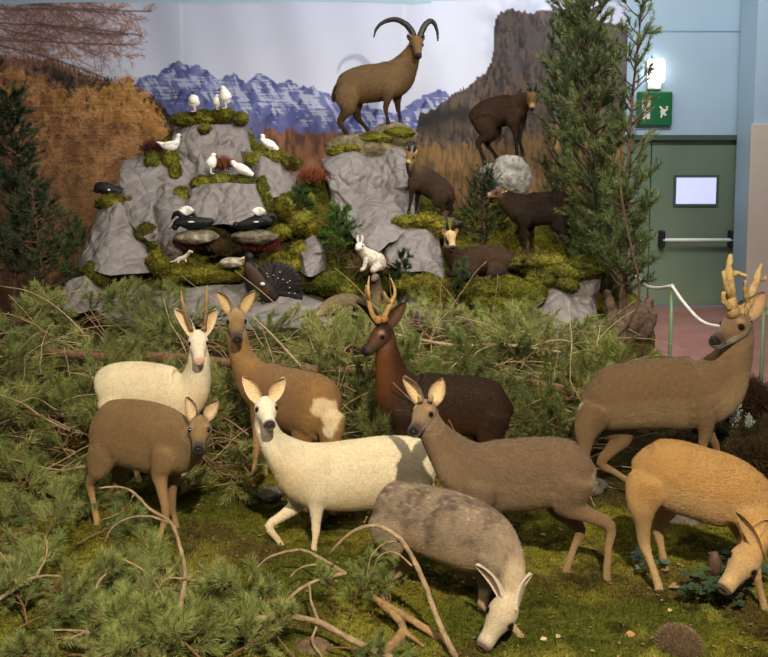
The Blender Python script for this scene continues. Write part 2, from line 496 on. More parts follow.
        d_ = np.where(ish, -f, d_); d_ = d_-n_*(d_*n_).sum(1)[:, None]; d_ /= np.linalg.norm(d_, axis=1)[:, None]+1e-9
        d_ = d_+n_*.22+rg2.normal(0, .10, (fur, 3)); d_ /= np.linalg.norm(d_, axis=1)[:, None]
        kk = (K[fq[idx]].mean(1))*(1+.16*fbm(pp*np.array([26, 26, 34.]), 3, 3)[:, None]+rg2.normal(0, .10, (fur, 1)))
        ln = furlen*rg2.uniform(.6, 1.3, (fur, 1))*np.where(ish, .5, 1.)*np.where(w_ > .8, .6, 1.); wv = np.cross(d_, n_); wv /= np.linalg.norm(wv, axis=1)[:, None]+1e-9; wv = wv+n_*rg2.normal(0, .35, (fur, 1)); hw = furw*.5
        keep = ~((qx > .86) & ish[:, 0]) & (np.linalg.norm(pp-(poll+f*HL*.36+l*HL*.235+u*HL*.075), axis=1) > HL*.10) & (np.linalg.norm(pp-(poll+f*HL*.36-l*HL*.235+u*HL*.075), axis=1) > HL*.10)
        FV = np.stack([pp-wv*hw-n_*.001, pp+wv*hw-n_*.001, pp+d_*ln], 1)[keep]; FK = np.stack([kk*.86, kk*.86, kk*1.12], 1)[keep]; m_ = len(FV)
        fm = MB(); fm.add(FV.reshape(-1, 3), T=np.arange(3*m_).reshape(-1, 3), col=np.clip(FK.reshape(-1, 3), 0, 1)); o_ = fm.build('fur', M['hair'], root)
    if nosepad:
        e = MB(); c_ = poll+f*HL*.985+u*HL*(-.005)
        ball(e, c_, HL*.075, (1, 1, 1), k=12, n=8, ax=np.stack([f*.7, l*1.25, u*.85]))
        for s in (-1, 1): ball(e, c_+l*s*HL*.065+f*HL*.012-u*HL*.005, HL*.036, (1, 1, 1), k=8, n=6)
        e.build('nose', M['nose_pink'] if coat['nose'][0] > 150 else M['nose'], root)
    for s in (-1, 1):
        e = MB(); ball(e, poll+f*HL*.36+l*s*HL*.235+u*HL*.075, HL*eye, (1, 1, 1), k=12, n=8); e.build('eye', M['eye'], root)
    for (a, d, h) in hooves:
        e = MB(); sc = legscale; dn = nrm(d-a)
        fw = nrm(h-dn*np.dot(h, dn))*.6+h*.4; sd = nrm(np.cross(fw, [0, 0, 1]))
        for s in (-1, 1):
            b0 = d+(a-d)*.5+sd*s*.007*sc
            loft(e, [b0, d+sd*s*.009*sc+fw*.006*sc+(a-d)*.15, d+sd*s*.009*sc+fw*.022*sc+np.array([0, 0, -.001])],
                 np.array([.016, .017, .006])*sc, np.array([.011, .0105, .006])*sc, (1, 1, 1), k=8, lat=sd, sub=2, capf=.3)
        e.build('hoof', M[hoof], root)
    for an in antlers:
        e = MB()
        for (pts, rad, c0, c1) in an['tines']:
            pp = [P(*p) for p in pts]; k = len(pp)
            cc = [lin(c0)*(1-i/(k-1))+lin(c1)*(i/(k-1)) for i in range(k)]
            rr = np.interp(np.linspace(0, 1, k), np.linspace(0, 1, len(rad)), rad)
            loft(e, pp, rr, rr, cc, k=12, sub=6, capf=.6)
        for (p, r, c) in an.get('burr', ()):
            ball(e, P(*p), r, lin(c), k=12, n=6)
        V_, f_, K_ = e.arrays()
        if an.get('rough'):
            V_ = V_+np.stack([fbm(V_*40+k*9, k, 3) for k in range(3)], -1)*an['rough']
        e2 = MB(); e2.V = [V_]; e2.n = len(V_); e2.K = [K_]
        for ff in f_: (e2.Q if ff.shape[1] == 4 else e2.T).append(ff)
        e2.build(an.get('name', 'antler'), M[an.get('mat', 'bone')], root)
    return root

WHITE = dict(back=(246, 230, 196), belly=(236, 212, 168), neck=(246, 232, 202), leg=(235, 216, 180), shin=(228, 205, 160), face=(242, 230, 206),
             muzzle=(240, 225, 205), chin=(240, 230, 210), nose=(52, 40, 38), mouth=(120, 96, 84), rim=(90, 70, 60), ear_out=(235, 218, 185), ear_in=(226, 196, 150))
BROWN = dict(back=(134, 102, 62), belly=(168, 140, 98), neck=(150, 120, 78), throat=(160, 132, 92), leg=(150, 118, 78), shin=(165, 132, 88),
             face=(150, 122, 84), muzzle=(92, 72, 54), chin=(225, 212, 188), nose=(26, 20, 18), ear_out=(105, 84, 60), ear_in=(212, 186, 148),
             browspot=(178, 150, 105), band=(70, 54, 42), chin2=0, rim=(40, 30, 24), spot=(176, 146, 104))
def coat(base, **k): d = dict(base); d.update(k); return d
def gz(px, Y): 
    """pixel row of the flat ground straight below px at distance Y"""
    a = math.atan2(CH, Y)-PITCH
    return CY+F*math.tan(a)
def ft(px, Y, lift=0.): 
    return (px, gz(px, Y)-lift-3.2*4.3/Y, Y)
# ------------------------------------------------------------------ the ten roe deer
def base_at(px, Y): 
    p = P(px, gz(px, Y), Y); return (p[0], Y, 0)

# white buck, back left
animal('roe_deer', 'white roebuck with two short spike antlers, standing behind a brown doe at the left', 'deer', base_at(160, 5.12),
  [(103,394,5.12,17,13),(113,390,5.12,26,18),(136,390,5.12,29,20),(160,393,5.12,29,20),(180,396,5.11,27,18),(193,387,5.09,19,14),(198,371,5.06,14.5,11),(199,355,5.04,12,10)],
  ((198,336,5.04),(199,362,4.90),(0,0,1)), [(174,309,5.06),(217,309,5.06)],
  [[(178,402,5.07),(178,424,5.07),(182,452,5.06),ft(183,5.08)],[(188,402,5.17),(190,424,5.17),(192,452,5.18),ft(192,5.2)]],
  [[(112,398,5.06),(122,425,5.06),(112,450,5.05),ft(118,5.06)],[(116,398,5.18),(130,425,5.18),(132,450,5.2),ft(138,5.2)]],
  coat(WHITE, nose=(222, 178, 158), muzzle=(238,218,196), rim=(200,130,110), mouth=(170,130,115)), hoof='hoof_pale', group='white roe deer',
  antlers=[dict(tines=[([(191,329,5.03),(186,315,5.04),(183,303,5.05),(181,291,5.05)],[.013,.011,.009,.004],(96,74,50),(182,154,102))],rough=.004,burr=[((191,328,5.03),.017,(130,100,70))]),
           dict(tines=[([(204,329,5.03),(206,315,5.04),(206.5,300,5.05),(207,286,5.05)],[.013,.011,.009,.004],(96,74,50),(182,154,102))],rough=.004,burr=[((204,328,5.03),.017,(130,100,70))])])

# brown doe, front left
animal('roe_deer', 'brown roe doe stepping forward at the far left, in front of the white buck', 'deer', base_at(135, 4.5),
  [(100,429,4.66,22,18),(110,431,4.64,31,22),(133,434,4.58,35,25),(157,439,4.5,36,25),(176,443,4.42,32,22),(188,441,4.35,24,17),(196,436,4.3,18,14),(200,430,4.28,15,13)],
  ((200,422,4.26),(198,450,4.12),(0,0,1)), [(186,397,4.28),(218,400,4.27)],
  [[(166,450,4.34),(160,476,4.33),(166,514,4.26),(152,559,4.24)],[(176,450,4.5),(172,476,4.5),(172,505,4.5),ft(176,4.55)]],
  [[(108,440,4.58),(98,468,4.58),(90,484,4.62),ft(97,4.6)],[(118,440,4.74),(120,468,4.74),(116,488,4.78),ft(122,4.76)]],
  coat(BROWN, back=(138,110,74), neck=(146,118,82), throat=(140,116,82), face=(142,114,76), shin=(185,150,98)), group='brown roe deer')

# tan doe with the pale rump patch
animal('roe_deer', 'tan roe doe looking back over its pale heart-shaped rump patch, behind the white doe', 'deer', base_at(290, 5.05),
  [(327,412,4.86,23,20),(320,408,4.90,33,25),(302,403,5.02,34,25),(281,396,5.16,31,22),(261,385,5.28,27,18),(247,368,5.32,18.5,14),(240,351,5.3,13,11),(237,335,5.27,11,10)],
  ((236,314,5.26),(237.5,341,5.12),(0,0,1)), [(216,292,5.28),(255,291,5.28)],
  [[(262,400,5.22),(258,425,5.22),(256,450,5.2),ft(253,5.16)],[(272,402,5.36),(268,425,5.36),(266,450,5.34),ft(266,5.34)]],
  [[(308,412,4.92),(302,440,4.92),(312,478,4.86),ft(306,4.78)],[(332,414,4.86),(330,440,4.84),(336,476,4.8),ft(333,4.74)]],
  coat(BROWN, back=(160,122,74), belly=(186,146,88), neck=(178,140,88), throat=(180,148,104), leg=(176,136,80), shin=(186,150,98), face=(150,120,82), rump=(186,146,88),
       brow=(172,142,100), browspot=(190,160,112), muzzle=(66,54,48), ear_out=(150,120,80), ear_in=(214,184,136)),
  patch=[((321,409,4.78),.060,(236,212,174)),((336,408,4.80),.060,(236,212,174)),((329,419,4.78),.056,(236,212,172)),((328,431,4.80),.034,(244,226,196))], group='brown roe deer')

# white doe in the centre
animal('roe_deer', 'white roe doe with dark eyes and one foreleg bent, in the centre foreground', 'deer', base_at(350, 4.45),
  [(430,468,4.5,22,15),(418,468,4.5,31,20),(390,471,4.48,36,24),(355,475,4.44,36,25),(325,476,4.4,34,24),(304,470,4.34,31,20),(287,457,4.30,21,16),(272,441,4.27,14.5,12),(265,424,4.25,12,11)],
  ((264.5,404,4.26),(270,425,4.10),(0,0,1)), [(242.5,376.5,4.28),(285,378,4.28)],
  [[(318,478,4.32),(316,504,4.32),(316,530,4.3),ft(315,4.27)],[(305,480,4.44),(295,506,4.42),(269,526,4.36),(294,561,4.36)]],
  [[(414,478,4.44),(408,505,4.44),(424,520,4.44),ft(415,4.44)],[(418,478,4.56),(415,505,4.56),(432,520,4.58),ft(428,4.56)]],
  coat(WHITE), group='white roe deer', hoof='hoof_pale')

# grey-brown yearling, centre right
animal('roe_deer', 'grey-brown roe yearling with tiny antler buds, striding left at centre right', 'deer', base_at(520, 4.02),
  [(588,470,4.05,22,16),(576,472,4.05,31,22),(549,472,4.05,36,24),(515,475,4.05,37,26),(486,476,4.03,36,25),(465,468,4.0,30,20),(447,450,3.97,21,15),(434,433,3.95,15.5,13),(429,421,3.95,13,12)],
  ((428,407,3.96),(412,432,3.82),(0,0,1)), [(402.5,377,3.98),(443,378,3.95)],
  [[(482,485,3.94),(478,512,3.94),(476,545,3.94),ft(468,3.94)],[(490,485,4.1),(490,512,4.1),(490,545,4.1),ft(488,4.1)]],
  [[(574,480,3.98),(566,503,3.98),(610,526,3.99),ft(608,3.98)],[(570,480,4.12),(560,506,4.12),(580,530,4.08),ft(566,4.06)]],
  coat(BROWN, back=(126,104,80), belly=(158,134,100), neck=(128,104,78), throat=(140,116,88), leg=(138,110,78), shin=(160,130,92), face=(140,116,88), muzzle=(70,56,48), ear_in=(222,194,146), rump=(210,190,160)),
  antlers=[dict(tines=[([(421,401,3.9),(419,396,3.9)],[.012,.009],(120,100,75),(170,145,105))]),dict(tines=[([(430,401,3.9),(432,396,3.9)],[.012,.009],(120,100,75),(170,145,105))])],
  patch=[((433,458,3.78),.022,(214,196,160)), ((599,476,3.98),.034,(206,190,160))], group='brown roe deer')

# dark buck
animal('roe_deer', 'very dark chestnut roebuck with forked antlers, standing before the pine brush in the middle', 'deer', base_at(450, 5.22),
  [(507,409,5.22,15,14),(498,409,5.22,25,18),(476,406,5.22,30,21),(446,405,5.22,31,21),(417,404,5.22,33,21),(400,394,5.22,27,18),(391,373,5.18,16.5,13),(387,352,5.16,12.5,11)],
  ((386,330,5.16),(364,352,5.06),(0,0,1)), [(356,302,5.10),(406,302,5.20)],
  [[(404,412,5.14),(402,432,5.14),(404,465,5.14),ft(400,5.14)],[(412,412,5.3),(410,432,5.3),(410,465,5.3),ft(415,5.3)]],
  [[(496,412,5.15),(488,438,5.15),(502,468,5.15),ft(494,5.15)],[(492,412,5.3),(484,438,5.3),(490,468,5.3),ft(480,5.3)]],
  coat(BROWN, back=(52,34,22), belly=(78,50,28), neck=(78,48,26), throat=(112,70,34), leg=(84,54,30), face=(88,58,36), brow=(60,40,26), browspot=(96,66,40), muzzle=(60,42,32), chin=(100,76,56), ear_out=(58,40,26), ear_in=(84,60,40)),
  material='fur_dark', antlers=[
   dict(tines=[([(377,321,5.12),(372,313,5.11),(369,302,5.10),(368,290,5.10),(369.5,276,5.10)],[.017,.014,.012,.009,.003],(176,130,72),(214,180,124)),
               ([(369,300,5.10),(366,292,5.03),(366,285,4.99)],[.010,.008,.003],(190,150,92),(214,180,124))],rough=.003,burr=[((378,320,5.11),.024,(170,124,70))]),
   dict(tines=[([(384,320,5.14),(387,311,5.16),(391,303,5.18),(395,292,5.18),(391,278,5.17)],[.017,.014,.012,.009,.003],(176,130,72),(214,180,124)),
               ([(390,303,5.18),(386.5,299,5.13),(384,292,5.10)],[.010,.008,.003],(190,150,92),(214,180,124))],rough=.003,burr=[((384,319,5.13),.024,(170,124,70))])], group='brown roe deer')

# velvet buck, right
animal('roe_deer', 'brown roebuck with thick yellow velvet antlers, head turned left at the right edge', 'deer', base_at(650, 4.92),
  [(588,399,4.95,19,15),(600,400,4.95,30,20),(627,396,4.95,34,24),(660,393,4.94,36,25),(690,393,4.92,37,25),(712,386,4.9,34,21),(727,368,4.87,25,17),(736,349,4.84,18,14),(740,335,4.83,15,13)],
  ((743,322,4.82),(713,341,4.70),(0,0,1)), [(766,292,4.84,-1),(741,300,4.92,1)],
  [[(702,400,4.84),(706,428,4.84),(700,460,4.86),ft(700,4.9)],[(712,402,4.99),(708,430,4.99),(716,446,5.0),ft(722,5.02)]],
  [[(596,408,4.88),(586,432,4.88),(584,462,4.88),ft(577,4.82)],[(602,410,5.02),(622,436,5.0),(601,463,5.0),(636,487,5.0)]],
  coat(BROWN, back=(124,100,70), belly=(166,140,104), neck=(140,114,82), throat=(138,112,80), leg=(136,106,72), shin=(160,130,92), face=(122,96,68), muzzle=(80,62,48), nose=(24,18,16), ear_in=(186,150,112), ear_out=(96,76,54)),
  antlers=[
   dict(tines=[([(733,313,4.76),(731,300,4.75),(730,285,4.75),(729,270,4.75),(731,255,4.76)],[.032,.026,.024,.020,.012],(182,154,102),(196,168,112)),
               ([(731,298,4.75),(727,288,4.70),(723.5,272,4.67)],[.022,.018,.010],(182,154,102),(196,168,112)),
               ([(730,275,4.75),(738,273,4.72),(746,276,4.70)],[.016,.013,.008],(184,156,104),(196,168,112)),
               ([(729,307,4.74),(724,302,4.72),(723,292,4.70)],[.018,.015,.008],(176,148,96),(196,168,112))],rough=.010,burr=[((733,311,4.76),.036,(176,146,96))]),
   dict(tines=[([(742,313,4.82),(748,303,4.86),(753,291,4.89),(757,278,4.9),(762,264,4.91)],[.030,.024,.021,.017,.009],(176,148,98),(196,168,114)),
               ([(747,303,4.85),(746,292,4.80),(745,282,4.77)],[.018,.014,.008],(176,148,98),(196,168,112)),
               ([(757,278,4.9),(762,280,4.93),(767,276,4.96)],[.013,.011,.006],(176,148,98),(196,168,112))],rough=.010,burr=[((742,312,4.81),.034,(176,146,96))])],
  patch=[((574,400,4.9),.05,(196,174,140))], group='brown roe deer')

# pale mottled grazer
def mot(V, K):
    z = V[:, 2]; w = np.clip((fbm(V*np.array([16, 16, 12.]), 3, 4)*2.2+.2+(z-.40)*4.), 0, 1)[:, None]; w = w*np.clip(.75+fbm(V*60, 5, 3)*.9, 0, 1)[:, None]
    K = K*(1-w*.8)+lin((88, 70, 60))*w*.8
    sp = np.clip(fbm(V*75, 9, 3)*4.-.7, 0, 1)[:, None]*np.clip((z-.36)*9, 0, 1)[:, None]
    return K*(1-sp*.55)+lin((206, 190, 166))*sp*.55
animal('roe_deer', 'pale mottled grey roe deer grazing head-down at the bottom centre', 'deer', base_at(440, 3.72),
  [(382,509,3.90,20,17),(390,511,3.88,29,22),(408,514,3.84,32,25),(436,523,3.78,36,27),(465,533,3.72,37,27),(489,543,3.66,33,23),(504,559,3.59,24,18),(511,577,3.52,17,14),(512,588,3.48,15,13)],
  ((509,602,3.44),(482,648,3.36),(-.35,-1,.3)), [(475,565,3.50),(533,574,3.50)],
  [[(494,555,3.58),(500,580,3.58),(510,622,3.54),ft(522,3.5)],[(486,555,3.74),(486,580,3.74),(482,608,3.74),ft(478,3.74)]],
  [[(388,520,3.80),(390,545,3.80),(380,578,3.82),ft(386,3.72)],[(402,525,3.94),(410,548,3.94),(398,571,3.98),ft(381,3.98)]],
  coat(WHITE, back=(156,138,116), belly=(190,164,124), neck=(186,166,136), throat=(196,174,140), leg=(180,156,118), shin=(186,160,118), face=(204,186,156), muzzle=(206,190,166), chin=(214,200,176), nose=(110,84,68), ear_out=(206,190,164), ear_in=(186,162,132)),
  mottle=mot, earw=.25)

# golden grazer
animal('roe_deer', 'golden-ochre roe deer grazing at the lower right, muzzle over a dark leafy plant', 'deer', base_at(700, 3.88),
  [(640,462,4.0,18,16),(649,466,3.99,29,21),(670,474,3.95,36,25),(699,483,3.90,37,27),(727,492,3.85,37,26),(747,504,3.80,32,22),(757,522,3.75,22,17),(756,540,3.70,16,14)],
  ((752,551,3.66),(723,590,3.58),(-.45,-.9,.45)), [(768,520,3.64,1),(736,512,3.60,-1)],
  [[(742,512,3.86),(746,540,3.86),(742,574,3.80),ft(735,3.76)],[(752,512,3.74),(755,540,3.72),(756,572,3.68),ft(764,3.70)]],
  [[(648,478,3.92),(642,506,3.92),(644,542,3.96),ft(659,3.90)],[(660,480,4.08),(664,508,4.08),(658,530,4.1),ft(664,4.10)]],
  coat(BROWN, back=(190,148,90), belly=(204,170,120), neck=(190,156,106), throat=(206,164,98), leg=(190,156,106), shin=(192,160,112), spot=(196,160,108), band=(190,158,114), rim=(110,78,50), face=(194,160,110), brow=(186,148,96), muzzle=(206,174,124), chin=(214,188,142), nose=(88,66,50), ear_out=(196,150,84), ear_in=(194,158,108), browspot=(212,172,108), rump=(196,156,90)),
  hoof='hoof', earw=.2)
# ------------------------------------------------------------------ the hall
M['wall_blue'] = mat('blue_wall_paint', col=(170, 194, 208), rough=.6, vary=.04, scale=2., bump=.001, bscale=40)
M['floor_red'] = mat('red_brown_linoleum', col=(152, 104, 96), col2=(164, 118, 108), scale=3., rough=.45, vary=.05)
M['ceiling'] = mat('ceiling_paint', col=(205, 212, 215), rough=.8)
M['beige'] = mat('beige_panel', col=(206, 192, 176), rough=.6, vary=.03, scale=4)
M['pillar_blue'] = mat('pale_blue_trim', col=(150, 180, 204), rough=.5)
M['door_green'] = mat('grey_green_door_paint', col=(112, 130, 108), rough=.5, vary=.05, scale=2.5)
M['door_dark'] = mat('dark_green_frame', col=(74, 90, 76), rough=.5)
M['white_bar'] = mat('white_enamel', col=(235, 235, 228), rough=.35)
M['black'] = mat('black_plastic', col=(24, 26, 26), rough=.5)
M['glasslit'] = mat('lit_frosted_glass', col=(196, 202, 240), rough=.3, emit=.75)
M['lamp'] = mat('lamp_diffuser', col=(255, 252, 244), rough=.3, emit=5)
M['sign_green'] = mat('sign_green', col=(26, 104, 58), rough=.4)
M['sign_white'] = mat('sign_white', col=(238, 226, 210), rough=.5)
WY = 11.5
def st(o, w=.0):
    o['kind'] = 'structure'
    if w: bevel(o, w)
    return o
def bx(name, lo, hi, m, parent=None, bev=0):
    mb = MB(); box(mb, lo, hi); o = mb.build(name, m, parent, smooth=False)
    if bev: bevel(o, bev)
    return o
st(bx('floor', (-7, -3, -.1), (6, WY, 0), M['floor_red']))
def px2x(px, Y, py=225): return P(px, py, Y)[0]
def z_at(py, Y, px=384): return P(px, py, Y)[2]
dx0, dx1 = px2x(650, WY), px2x(739.5, WY); dz = z_at(140, WY)
dxl = dx0-(dx1-dx0)*.98
# wall around the door opening
mb = MB(); box(mb, (-7, WY, 0), (dxl-.06, WY+.2, 4.6)); box(mb, (dxl-.06, WY, dz+.05), (dx1+.04, WY+.2, 4.6)); box(mb, (dx1+.04, WY, 0), (6, WY+.2, 4.6))
st(mb.build('wall_back', M['wall_blue'], smooth=False))
st(bx('wall_left', (-7.2, -3, 0), (-7, WY, 4.6), M['wall_blue']))
st(bx('ceiling', (-7.2, -3, 6.2), (6.2, WY+.2, 6.4), M['ceiling']))
zl = z_at(31, WY)
st(bx('trim_1', (px2x(600, WY), WY-.012, zl-.008), (px2x(744, WY), WY, zl+.012), M['pillar_blue']))
st(bx('trim_2', (px2x(743, WY), WY-.02, 0), (px2x(745.5, WY), WY, 4.6), M['pillar_blue']))
# pillar with beige cladding on the right
PY = 10.9
st(bx('wall_right', (px2x(756, PY, 60), PY, 0), (6, PY+.5, 4.6), M['wall_blue']))
st(bx('trim_3', (px2x(748.5, PY, 240)-.03, PY-.05, 0), (6, PY, z_at(124, PY)), M['beige']), .01)
st(bx('trim_4', (px2x(743.5, PY+.5, 120), PY+.5, 0), (px2x(756, PY+.5, 240)+.02, PY+.56, 4.6), M['pillar_blue']))
# double door
d = empty('door_1', (dx0, WY, 0)); d['kind'] = 'structure'
bx('door_leaf', (dx0+.01, WY+.03, .01), (dx1, WY+.09, dz), M['door_green'], d, .004)
bx('door_leaf', (dxl, WY+.03, .01), (dx0-.005, WY+.09, dz), M['door_green'], d, .004)
mb = MB(); box(mb, (dxl-.06, WY-.03, 0), (dxl, WY+.1, dz+.05)); box(mb, (dx1, WY-.03, 0), (dx1+.045, WY+.1, dz+.05)); box(mb, (dxl-.06, WY-.04, dz), (dx1+.045, WY+.1, dz+.06))
mb.build('door_frame', M['door_dark'], d, smooth=False)
wx0, wx1, wz0, wz1 = px2x(675.5, WY), px2x(715.5, WY), z_at(204, WY), z_at(177.5, WY)
mb = MB()
for a in ((wx0-.03, wz0-.03, wx1+.03, wz0), (wx0-.03, wz1, wx1+.03, wz1+.03), (wx0-.03, wz0, wx0, wz1), (wx1, wz0, wx1+.03, wz1)): box(mb, (a[0], WY+.012, a[1]), (a[2], WY+.032, a[3]))
mb.build('window_bead', M['door_dark'], d, smooth=False)
bx('door_window', (wx0, WY+.02, wz0), (wx1, WY+.03, wz1), M['glasslit'], d)
bz = z_at(240, WY-.07)
for (a, b) in ((663, 733), (610, 643)):
    xa, xb = px2x(a, WY-.07), px2x(b, WY-.07); h = empty
    mb = MB(); tube(mb, [(xa, WY-.07, bz), (xb, WY-.07, bz)], .022, (1, 1, 1), k=10, sub=1); pb = mb.build('push_bar', M['white_bar'], d)
    for xx in (xa, xb):
        bx('bar_bracket', (xx-.03, WY-.09, bz-.09), (xx+.03, WY+.03, bz+.11), M['black'], d, .01)
# exit sign and its lamp
sx0, sx1, sz0, sz1 = px2x(637.5, WY-.06, 110), px2x(672.3, WY-.06, 110), z_at(126, WY-.06, 655), z_at(91.5, WY-.06, 655)
r = empty('exit_sign', ((sx0+sx1)/2, WY-.06, sz0), 'green emergency exit sign with white running figure, below the bright lamp', 'sign')
pl = bx('sign_panel', (sx0, WY-.07, sz0), (sx1, WY, sz1), M['sign_green'], r, .018)
def sgn(px, py): return px2x(px, WY-.075, 110), z_at(py, WY-.075, 655)
def poly(pts, name, y=WY-.076):
    V = [(*(sgn(*p)),) for p in pts]; n = len(V)
    mb = MB(); A = [(x, y, z) for x, z in V]+[(x, y+.006, z) for x, z in V]
    me = bpy.data.meshes.new(name); o0 = np.array(r.location)
    me.from_pydata([tuple(np.array(a)-o0) for a in A], [], [tuple(range(n)), tuple(range(2*n-1, n-1, -1))]+[(i, i+n, (i+1) % n+n, (i+1) % n) for i in range(n)])
    return link(name, me, M['sign_white'], r)
# left pictogram: doorway with slanting figure; right pictogram: running figure
poly([(642,100),(644.5,100),(644.5,107),(647.2,104.5),(647.2,100),(650.2,100),(650.2,119),(646.8,119),(646.8,109.5),(644.5,112),(647,116),(645.5,117.5),(642,111.5)], 'pictogram')
poly([(643.5,116),(645.8,117),(644.5,119.5),(642.5,119)], 'pictogram')
poly([(658.8,106.2),(661,106),(662.8,108.4),(665.3,109.3),(667.6,108),(668.2,109.2),(665.8,111.4),(665,113),(667,114.8),(665.4,116),(663.2,114.4),(662,118),(660.6,117.6),(661.2,112.6),(660,112.4),(661.2,109.6)], 'pictogram')
poly([(665.6,106.6),(667.4,106),(668.4,107.2),(667.2,108.2),(665.8,107.8)], 'pictogram')
lx0, lx1 = px2x(648, WY-.12, 70), px2x(665.3, WY-.12, 70); lz0, lz1 = z_at(83, WY-.12, 655), z_at(58.5, WY-.12, 655)
r = empty('emergency_lamp', ((lx0+lx1)/2, WY-.05, lz0), 'bright white bulkhead lamp above the green exit sign', 'lamp')
b_ = bx('diffuser', (lx0, WY-.14, lz0), (lx1, WY-.05, lz1), M['lamp'], r); bevel(b_, .045, 6)
bx('lamp_base', (lx0+.02, WY-.05, lz0-.07), (lx1-.02, WY, lz1-.02), M['white_bar'], r, .01)

# ------------------------------------------------------------------ printed landscape backdrop
BY = 10.75
M['print'] = mat('printed_fabric', attr=True, rough=.75, spec=.15, bump=.0)
def painting(X, Y):
    X0, Y0 = X, Y
    n = len(X); q = lambda f, s, o=4, fy=None: fbm(p2(X, Y, f, fy or f), s, o)
    def mix(a, b, w): w = np.clip(w, 0, 1)[:, None]; return a*(1-w)+b*w
    c = np.zeros((n, 3)); sky0 = lin((188, 192, 214)); sky1 = lin((206, 208, 224))
    c = sky0+(sky1-sky0)*np.clip((Y/90), 0, 1)[:, None]
    c = c*(1+.05*q(.012, 3)[:, None])
    c = mix(c, lin((214, 217, 230)), np.exp(-((X-470)/90)**2)*.5)
    # far blue mountains with snow
    mx = [-200, 100, 135, 143, 150, 158, 163, 170, 176, 180, 186, 192, 200, 208, 215, 221, 228, 235, 242, 248, 256, 262, 270, 278, 290, 300, 312, 324, 334, 345, 360, 380, 398, 412, 425, 440, 452, 700]
    my = [120, 100, 84, 77, 74, 76, 70, 66, 63, 61, 63, 66, 65, 70, 77, 80, 76, 73, 79, 83, 76, 73, 78, 84, 80, 85, 87, 92, 96, 99, 104, 110, 112, 103, 95, 89, 96, 120]
    top = np.interp(X, mx, my)+q(.22, 8, 3)*3.2
    d = Y-top
    rock = mix(np.tile(lin((84, 90, 146)), (n, 1)), lin((122, 126, 174)), q(.12, 21, 4, .07)*1.3+.5)
    rock = mix(rock, lin((62, 66, 112)), (fbm(p2(X+Y*.6, Y-X*.2, .16, .05), 25, 4))*2.4-.25)
    snow = (fbm(p2(X-Y*.55, Y+X*.25, .26, .10), 31, 4)*2.4+fbm(p2(X, Y, .05), 33, 2)*1.0+.5*np.exp(-((d-16)/11)**2)-np.clip((d-32)/14, 0, 2)-.7*np.exp(-(d/4)**2))
    rock = mix(rock, lin((190, 194, 216)), np.clip(snow*1.3-.35, 0, .85))
    rock = mix(rock, lin((92, 96, 140)), np.clip((d-34)/30, 0, .75))
    c = mix(c, rock, d*1.2+.5)
    # dark conifer slope on the left
    sl = np.interp(X, [-300, 0, 60, 90, 120, 150, 168, 182, 220], [55, 52, 58, 72, 78, 90, 108, 138, 170])
    sp_ = np.abs(((X*.22+vnoise(p2(X, 0*Y, .05), 4)*2) % 1)-.5)*9+q(.3, 12, 2)*3
    d = Y-sl-sp_
    tree = mix(np.tile(lin((84, 72, 58)), (n, 1)), lin((48, 46, 42)), fbm(p2(X, Y, .32, .10), 41, 4)*2+.5)
    tree = mix(tree, lin((132, 98, 62)), fbm(p2(X, Y, .2, .06), 44, 3)*3-1.)
    c = mix(c, tree, d*.9)
    # orange larches in front of it
    def larch(c, edge, cols, s, fx=.2, fy=.08, per=.06):
        sp_ = np.abs(((X*per+vnoise(p2(X, 0*Y, .03), s)*1.6) % 1)-.5)*26+q(.2, s+1, 3)*9
        d = Y-edge-sp_
        t = mix(np.tile(lin(cols[0]), (n, 1)), lin(cols[1]), q(fx, s+2, 5, fy*1.6)*2.2+.5)
        t = mix(t, lin(cols[2]), fbm(p2(X+Y*.5, Y-X*.4, .35, .16), s+3, 4)*3-.7)
        t = mix(t, lin(cols[3]), fbm(p2(X-Y*.6, Y+X*.5, .28, .12), s+5, 4)*3.2-.9)
        return mix(c, t, d*.5)
    c = larch(c, np.interp(X, [-300, 0, 40, 75, 100, 112, 128, 150, 163, 172, 190], [60, 62, 72, 88, 86, 70, 70, 92, 112, 136, 190]), [(168, 118, 60), (198, 144, 78), (92, 66, 42), (214, 162, 90)], 60)
    c = larch(c, np.interp(X, [-300, 0, 30, 60, 95, 120, 140, 160, 172], [70, 60, 60, 96, 102, 110, 118, 128, 150])+6, [(146, 100, 66), (176, 124, 82), (84, 60, 44), (190, 138, 92)], 80, .16, .16, .045)
    c = mix(c, lin((74, 62, 50)), np.clip((Y-205)/60, 0, .7)*(X < 200))
    c = mix(c, c*.62, np.clip((Y-75)/6, 0, 1)*(X < 176)*np.clip(.65+fbm(p2(X, Y, .03), 72, 3)*1.4, .2, 1))
    # feathery boughs of the larches: short curved strokes in light orange and dark brown
    rg0 = np.random.default_rng(15); LX0, LX1, LY0, LY1 = -180, 185, 50, 300
    i1 = np.zeros(((LY1-LY0)*2+8, (LX1-LX0)*2+8)); i2_ = i1.copy(); i3 = i1.copy()
    def st2(im, p, a, L, bend, v):
        k = int(L*2.4)+2; tt = np.linspace(0, 1, k); ang = a+bend*tt
        ix = ((p[0]+np.cumsum(np.cos(ang))*L/k-LX0)*2).astype(int); iy = ((p[1]+np.cumsum(np.sin(ang))*L/k-LY0)*2).astype(int)
        ok = (ix >= 0) & (iy >= 0) & (ix < im.shape[1]) & (iy < im.shape[0]); im[iy[ok], ix[ok]] = np.maximum(im[iy[ok], ix[ok]], v)
        return ix/2+LX0, iy/2+LY0, ang
